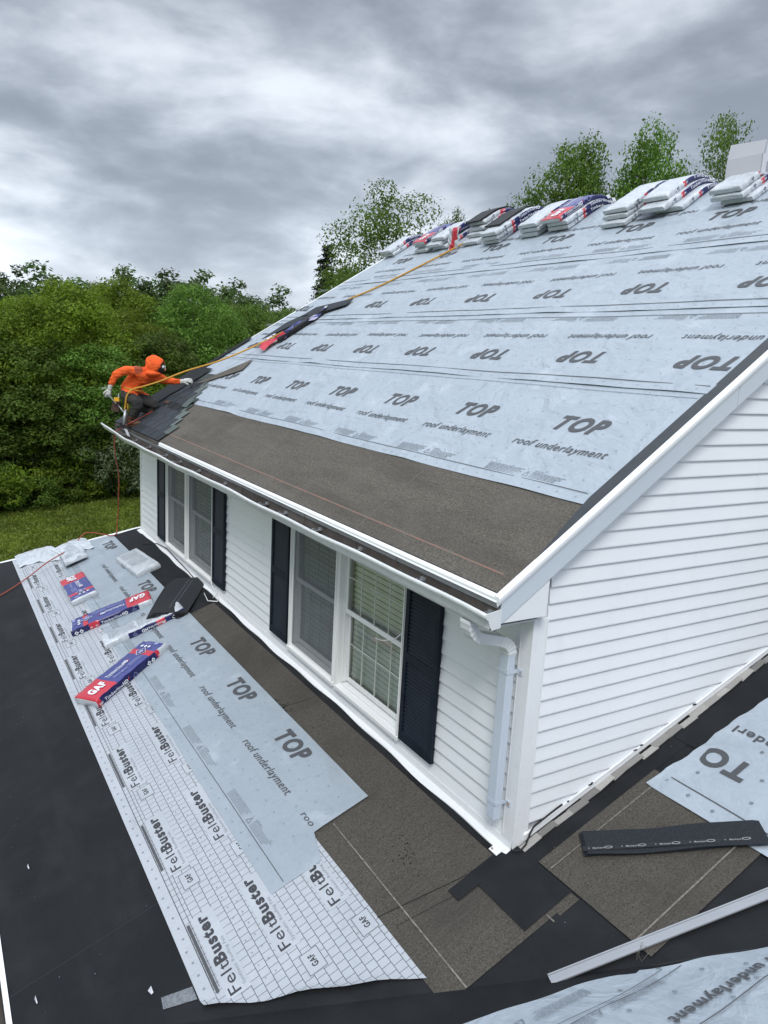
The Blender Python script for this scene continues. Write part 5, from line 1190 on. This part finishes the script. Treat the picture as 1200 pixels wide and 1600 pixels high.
mb = MB(); mb.prism([tuple(Vector(wp(.05, .135, .30))), tuple(Vector(wp(.66, .42, .25))), tuple(Vector(wp(.80, .66, .22))), tuple(Vector(wp(.64, .50, .40)))][:4], (0, .004, .006)); setp(mb.build('lifted_shingle', M_sh), 'charcoal shingle held up at its corner by the reaching gloved hand', 'loose shingle')
mb = MB(); mb.obox((.18, 7.62, zM(.18) + .035), (0, -.22, 0), upM * .16 + nM * .03, nM * .006); setp(mb.build('cut_shingle_tab', M_shg), 'single grey green shingle offcut lying on the dark laid shingles', 'loose shingle')

# ------------------------------------------------------------------ ground and trees
mb = MB(); nx_ = 60; ext = [-400, -150, -60] + list(np.linspace(-40, 80, 40)) + [150, 400, 1400]; ex2 = [-400, -100] + list(np.linspace(-30, 90, 40)) + [200, 500, 1600]
for x in ext:
    for y in ex2: mb.v.append((x, y, GROUND + (.25 * math.sin(x * .08) * math.sin(y * .07) if -40 < x < 80 else 0)))
w = len(ex2)
for i in range(len(ext) - 1):
    for j in range(w - 1): mb.f.append((w * i + j, w * (i + 1) + j, w * (i + 1) + j + 1, w * i + j + 1)); mb.m.append(0)
M_lawn = mat('lawn', (.120, .150, .020), .95, noise=(.55, .8, 8, (.058, .088, .016)), bump=(14, .6, .05))
mixin(M_lawn, 1, .5, (.135, .140, .036), .48, .70, 6, (.25, 2.6, 1)); mixin(M_lawn, 9, .5, (.045, .062, .016), .5, .75, 8)
setp(mb.build('lawn', M_lawn, None, True), kind='structure')

g = np.random.default_rng(5); n = 34000; az_ = np.radians(g.uniform(1, 19, n)); dd_ = g.uniform(22, 37, n); px_ = -2.99 + dd_ * np.sin(az_); py_ = -3.12 + dd_ * np.cos(az_)
tz = GROUND + .25 * np.sin(px_ * .08) * np.sin(py_ * .07) - .01; an = g.uniform(0, 6.28, n); hh = g.uniform(.04, .12, n); ww = g.uniform(.02, .06, n); lx, ly = np.cos(an) * ww, np.sin(an) * ww; tx, ty = g.normal(size=n) * .03, g.normal(size=n) * .03
gv = np.stack([np.stack([px_ - lx, py_ - ly, tz], 1), np.stack([px_ + lx, py_ + ly, tz], 1), np.stack([px_ + lx * .4 + tx, py_ + ly * .4 + ty, tz + hh], 1), np.stack([px_ - lx * .4 + tx, py_ - ly * .4 + ty, tz + hh], 1)], 1).reshape(-1, 3)
GRASS = (gv, n)
def crown(seed, H, W, low, clumps, per, leaf, spread=.62, flat=.75, top=1.0):
    """leaf-sized faces gathered in clumps; returns vertices, faces and the clump centres"""
    g = np.random.default_rng(seed); C_ = []
    while len(C_) < clumps:
        p = g.uniform(-1, 1, 3); r = np.linalg.norm(p)
        if r > 1 or (r < .62 and g.random() < .86): continue
        zz = p[2]; wid = math.sqrt(max(0, 1 - zz * zz)) if zz > 0 else 1 - .25 * abs(zz)
        C_.append((p[0] * W / 2 * .82 + g.normal() * .15, p[1] * W / 2 * .82 + g.normal() * .15, low + (H - low) * (zz * .5 + .5) * .93 + g.normal() * .12))
    C_ = np.array(C_); P_ = []
    for c in C_:
        rad = W * g.uniform(.06, .135); n = int(per * (rad / (W * .12)) ** 2)
        d = g.normal(size=(n, 3)); d /= np.linalg.norm(d, axis=1)[:, None]; rr = g.uniform(.25, 1, n) ** .45 * rad * (1 + .35 * g.normal(size=n) * .5)
        q = d * rr[:, None]; q[:, 2] *= flat; P_.append((c + q, d))
    pos = np.concatenate([a for a, _ in P_]); dr = np.concatenate([b for _, b in P_]); n = len(pos)
    nr = dr * .7 + g.normal(size=(n, 3)) * .55 + np.array([0, 0, .55]); nr /= np.linalg.norm(nr, axis=1)[:, None]
    t = np.cross(nr, g.normal(size=(n, 3))); t /= np.linalg.norm(t, axis=1)[:, None]; b = np.cross(nr, t)
    L_ = leaf * g.uniform(.6, 1.35, n)[:, None]; W_ = L_ * g.uniform(.38, .6, n)[:, None]
    v = np.stack([pos - t * L_ * .5, pos + b * W_ * .5 - nr * L_ * .08, pos + t * L_ * .5, pos - b * W_ * .5 - nr * L_ * .08], 1).reshape(-1, 3)
    return v, n, C_
def fast_mesh(name, v, n, m):
    me = bpy.data.meshes.new(name); me.vertices.add(len(v)); me.vertices.foreach_set('co', v.astype(np.float32).ravel())
    me.loops.add(4 * n); me.loops.foreach_set('vertex_index', np.arange(4 * n, dtype=np.int32)); me.polygons.add(n)
    me.polygons.foreach_set('loop_start', np.arange(0, 4 * n, 4, dtype=np.int32)); me.polygons.foreach_set('loop_total', np.full(n, 4, dtype=np.int32))
    me.materials.append(m); me.update(calc_edges=True); me.validate(); return me
def trunk_mesh(name, seed, H, low, C_, r0, nb=9, vis=True):
    r_ = random.Random(seed); mb = MB(); lean = (r_.uniform(-.04, .04), r_.uniform(-.04, .04)); pts = [(lean[0] * z + .08 * math.sin(z * .8 + seed), lean[1] * z + .08 * math.cos(z * .6), z) for z in np.linspace(-.3, H * .82, 9)]
    mb.tube(pts, [r0 * (1 - .85 * i / 8) for i in range(9)], 7)
    idx = list(range(len(C_))); r_.shuffle(idx)
    for i in idx[:nb]:
        c = C_[i]; z0 = max(low * .55, c[2] - r_.uniform(1.0, 2.4)); z0 = min(z0, H * .72); k = z0 / (H * .82); b = Vector((lean[0] * z0 + .08 * math.sin(z0 * .8 + seed), lean[1] * z0 + .08 * math.cos(z0 * .6), z0)); e_ = Vector(c)
        mid = b.lerp(e_, .5) + Vector((0, 0, -.12 * (e_ - b).length)); mb.tube([b, mid, e_], [r0 * .42 * (1 - k * .6), r0 * .25 * (1 - k * .5), r0 * .07], 5)
        for q in range(3):
            e2 = e_ + Vector((r_.uniform(-.5, .5), r_.uniform(-.5, .5), r_.uniform(-.1, .6))); mb.tube([mid.lerp(e_, .6), e2], [r0 * .09, r0 * .03], 4)
    me = bpy.data.meshes.new(name); me.from_pydata(mb.v, [], mb.f); me.materials.append(M_bark); me.polygons.foreach_set('use_smooth', [True] * len(me.polygons)); me.update(); return me
o = link(bpy.data.objects.new('grass', fast_mesh('grass', GRASS[0], GRASS[1], leaf_mat('grass_blades', (.090, .130, .014), (.130, .170, .020), (.175, .200, .034), .35)))); setp(o, 'mown grass of the lawn between the lower roof and the wood', 'grass', kind='stuff')
VAR = {}
def variant(key, seed, H, W, low, clumps, per, leaf, m, r0=.16, **k):
    v, n, C_ = crown(seed, H, W, low, clumps, per, leaf, **k); VAR[key] = (fast_mesh('crown', v, n, m), trunk_mesh('trunk', seed, H, low, C_, r0), H, W)
variant('A1', 1, 10, 8.5, 1.8, 260, 230, .185, M_leafA, flat=.5); variant('A2', 2, 10, 8.0, 2.2, 240, 230, .185, M_leafA, flat=.5)
variant('B1', 3, 10, 8.0, 2.0, 240, 220, .185, M_leafB, flat=.55); variant('B2', 4, 10, 7.0, 1.6, 210, 220, .185, M_leafB, flat=.55)
variant('C1', 5, 13, 7.5, 4.0, 75, 150, .30, M_leafC); variant('C2', 6, 13, 6.5, 5.0, 60, 140, .30, M_leafC)
variant('D1', 7, 7, 6.5, .4, 80, 170, .20, M_leafD, flat=.9); variant('D2', 8, 7, 5.0, .6, 60, 170, .20, M_leafD)
variant('S1', 9, 2.6, 4.2, .0, 60, 110, .17, M_leafB, r0=.05, flat=.8); variant('S2', 10, 2.2, 3.6, .0, 50, 110, .16, M_leafA, r0=.05)
variant('F1', 11, 14, 7.6, 4.0, 170, 250, .15, M_leafB, flat=.8); variant('F2', 12, 14, 6.6, 3.6, 200, 260, .16, M_leafB, flat=.8); variant('F3', 13, 14, 6.0, 4.5, 150, 230, .16, M_leafB, flat=.8)
variant('F4', 14, 12, 6.0, 4.0, 46, 90, .17, M_leafE, flat=.7)
cx, cy, cz = cam.location
def tree(key, az, d, el=None, width=None, label='', cat='tree', group=None, height=None, name='broadleaf_tree', dz=0):
    x, y = cx + d * math.sin(R(az)), cy + d * math.cos(R(az)); cm, tm, H, W = VAR[key]
    h = height if height else cz + d * math.tan(R(el)) - GROUND; k = h / H; kw = (width / W) if width else k
    t = root(name, (x, y, GROUND + dz), label, cat, group); rz = random.uniform(0, 6.28)
    for nm, me in (('trunk', tm), ('crown', cm)):
        o = bpy.data.objects.new(nm, me); link(o, t); o.scale = (kw, kw, k); o.rotation_euler = (0, 0, rz)
    return t
WG = 'trees of the wood beyond the lawn'
wood_pos = {'A': 'bright yellow green', 'B': 'mid green', 'C': 'tall dark green', 'D': 'grey green'}
woods = [('A1', 4.6, 37.5, 2.2, 6.5), ('A2', 8.6, 38.5, 4.3, 7.0), ('A1', 13.0, 42, 2.8, 6.0), ('B2', 1.4, 38, 3.4, 6.5), ('B1', 17.4, 46, 4.9, 7.0), ('A2', 12.2, 47, 4.7, 6.0), ('B1', 21.2, 49, 3.7, 7.0), ('B2', 15.0, 40, 1.6, 6.0), ('B2', 6.2, 36.5, .6, 6.0), ('B1', 10.6, 37.0, .3, 6.0),
         ('D1', 12.0, 35.6, -3.6, 4.2), ('D2', 17.8, 41, -.6, 5.2), ('D1', 20.6, 43, .4, 5.6), ('D2', 23.2, 46, 1.4, 6.0), ('D1', 25.6, 48, 2.2, 6.0), ('A2', 15.6, 39.0, -1.8, 5.0), ('B2', 22.4, 52, 3.2, 7.0), ('B1', 24.6, 58, 3.6, 7.0), ('D1', 19.0, 40, -2.8, 4.6), ('B2', 3.0, 36, -2.2, 5.5), ('B2', 8.6, 36.2, -2.6, 5.5), ('B2', -2.5, 38, 3.0, 8), ('A1', -6.5, 40, 3.2, 9), ('B1', -11, 42, 3.4, 9)]
O_ = ['leftmost', 'second', 'third', 'fourth', 'fifth', 'sixth', 'seventh', 'eighth', 'ninth', 'tenth', 'eleventh', 'twelfth', 'thirteenth', 'fourteenth', 'fifteenth', 'sixteenth', 'seventeenth', 'eighteenth', 'nineteenth', 'twentieth', 'twenty-first', 'twenty-second', 'twenty-third', 'twenty-fourth', 'twenty-fifth', 'twenty-sixth', 'twenty-seventh', 'twenty-eighth', 'twenty-ninth', 'thirtieth']
cnt = {}
for (k, az, d, el, w) in sorted(woods, key=lambda t: t[1]):
    if az < 0: continue
    i = cnt.get(k[0], 0); cnt[k[0]] = i + 1
    tree(k, az, d, el, w, f'{O_[i]} {wood_pos[k[0]]} tree from the left in the near wood', 'tree', WG)
for i in range(19):
    az = .6 + i * 1.45; el = 4.9 + .55 * math.sin(i * 1.7) + .45 * math.sin(i * .63 + 1) - (1.5 if az > 23 else 0) - (.5 if az < 6 else 0)
    tree('C1' if i % 2 else 'C2', az, 63 + 5 * math.sin(i * 2.1), el, 8.2 if i % 2 else 7.0, f'{O_[i]} tall dark tree from the left along the back of the wood', 'tree', 'tall trees along the back of the wood')
for i in range(14):
    tree('B1' if i % 2 else 'C1', 1 + i * 2.0, 54 + 2 * math.sin(i), 2.7 + .9 * math.sin(i * 2.2), 8.0, f'{O_[i]} tree from the left in the dim middle row of the wood', 'tree', 'trees in the middle of the wood')
for i in range(20):
    az = 1 + i * .98; d = 33.5 + max(0, (az - 4)) * .36 + .5 * math.sin(i * 2.3)
    tree('S1' if i % 2 else 'S2', az, d, None, random.uniform(2.6, 3.8), f'{O_[i]} low leafy shrub from the left along the lawn edge', 'shrub', 'shrubs along the lawn edge', height=random.uniform(1.2, 2.6), name='shrub')
# conifer by the far rake
def conifer(seed, H, W):
    g = np.random.default_rng(seed); P_ = []; N_ = []
    for k in range(34):
        z = H * (.08 + .9 * k / 34); r = W / 2 * (1 - z / H) ** .85 * g.uniform(.8, 1.1) + .12
        for a in g.uniform(0, 6.28, 9):
            n = int(60 * r / (W / 2) + 10); t = g.uniform(.1, 1, n); p = np.stack([np.cos(a) * r * t + g.normal(size=n) * .10, np.sin(a) * r * t + g.normal(size=n) * .10, z - .30 * r * t ** 1.5 + g.normal(size=n) * .07], 1); P_.append(p); N_.append(np.tile([math.cos(a) * .4, math.sin(a) * .4, .8], (n, 1)))
    pos = np.concatenate(P_); nr = np.concatenate(N_) + g.normal(size=pos.shape) * .5; n = len(pos); nr /= np.linalg.norm(nr, axis=1)[:, None]
    t = np.cross(nr, g.normal(size=(n, 3))); t /= np.linalg.norm(t, axis=1)[:, None]; b = np.cross(nr, t); L_ = .24; W_ = .09
    return np.stack([pos - t * L_ / 2, pos + b * W_ / 2, pos + t * L_ / 2, pos - b * W_ / 2], 1).reshape(-1, 3), n
v, n = conifer(3, 12, 4.6); t = root('conifer_tree', (cx + 47 * math.sin(R(26.6)), cy + 47 * math.cos(R(26.6)), GROUND), 'dark spruce standing just beyond the far edge of the upper roof', 'conifer')
link(bpy.data.objects.new('crown', fast_mesh('crown', v, n, M_needle)), t); mb = MB(); mb.tube([(0, 0, 0), (0, 0, 11.5)], [.18, .03], 7); mb.build('trunk', M_bark, t, True, local=True); t.scale = (1.15, 1.15, 1.13)
# trees behind the ridge
BG = 'trees behind the ridge'
tree('F1', 31.0, 40, 12.6, 8.2, 'airy tall ash tree with sky between its leaves behind the left end of the ridge')
tree('F2', 27.9, 36, 6.6, 3.6, 'bushy green tree between the dark spruce and the airy ash')
tree('F3', 35.3, 36, 11.4, 3.0, 'small thin treetop just right of the airy ash')
tree('F4', 37.9, 36, 11.4, 3.6, 'brownish sparse treetop above the middle of the ridge')
tree('F2', 43.2, 34, 16.0, 5.4, 'large dense dark tree behind the ridge above the red topped bundles')
tree('F1', 40.9, 33, 11.2, 2.6, 'thin leafy sapling at the left flank of the large dense tree behind the ridge')
tree('F3', 46.4, 38, 12.4, 4.0, 'lower tree filling the gap right of the large dense tree behind the ridge')
tree('F2', 49.0, 34, 16.6, 4.8, 'pointed green tree second from the right behind the ridge')
tree('F1', 52.9, 34, 17.0, 4.6, 'dense rounded green tree left of the white carton')
tree('F2', 57.0, 36, 13.6, 5.0, 'green tree hidden behind the white carton at the right edge')
r_ = random.Random(77); mb = MB()
def branch(p, d, l, r, dep):
    pts = [p]; q = Vector(p); dd = Vector(d)
    for i in range(4): dd = (dd + Vector((r_.uniform(-.18, .18), r_.uniform(-.18, .18), r_.uniform(-.05, .15)))).normalized(); q = q + dd * l / 4; pts.append(q.copy())
    mb.tube(pts, [r * (1 - .18 * i) for i in range(5)], 4)
    if dep: 
        for i in range(3): branch(pts[r_.choice((2, 3, 4))], (dd + Vector((r_.uniform(-.9, .9), r_.uniform(-.9, .9), r_.uniform(-.1, .6)))).normalized(), l * .62, r * .45, dep - 1)
bx, by = cx + 27 * math.sin(R(56.0)), cy + 27 * math.cos(R(56.0)); branch((bx, by, GROUND), (0, 0, 1), 9.0, .12, 0)
for i in range(7): branch((bx, by, GROUND + 7.8 + .35 * i), (r_.uniform(-1, 1), r_.uniform(-1, 1), .8), 2.6, .035, 3)
setp(mb.build('bare_tree', M_bark, None), 'bare leafless tree whose twigs show in the top right corner', 'tree')
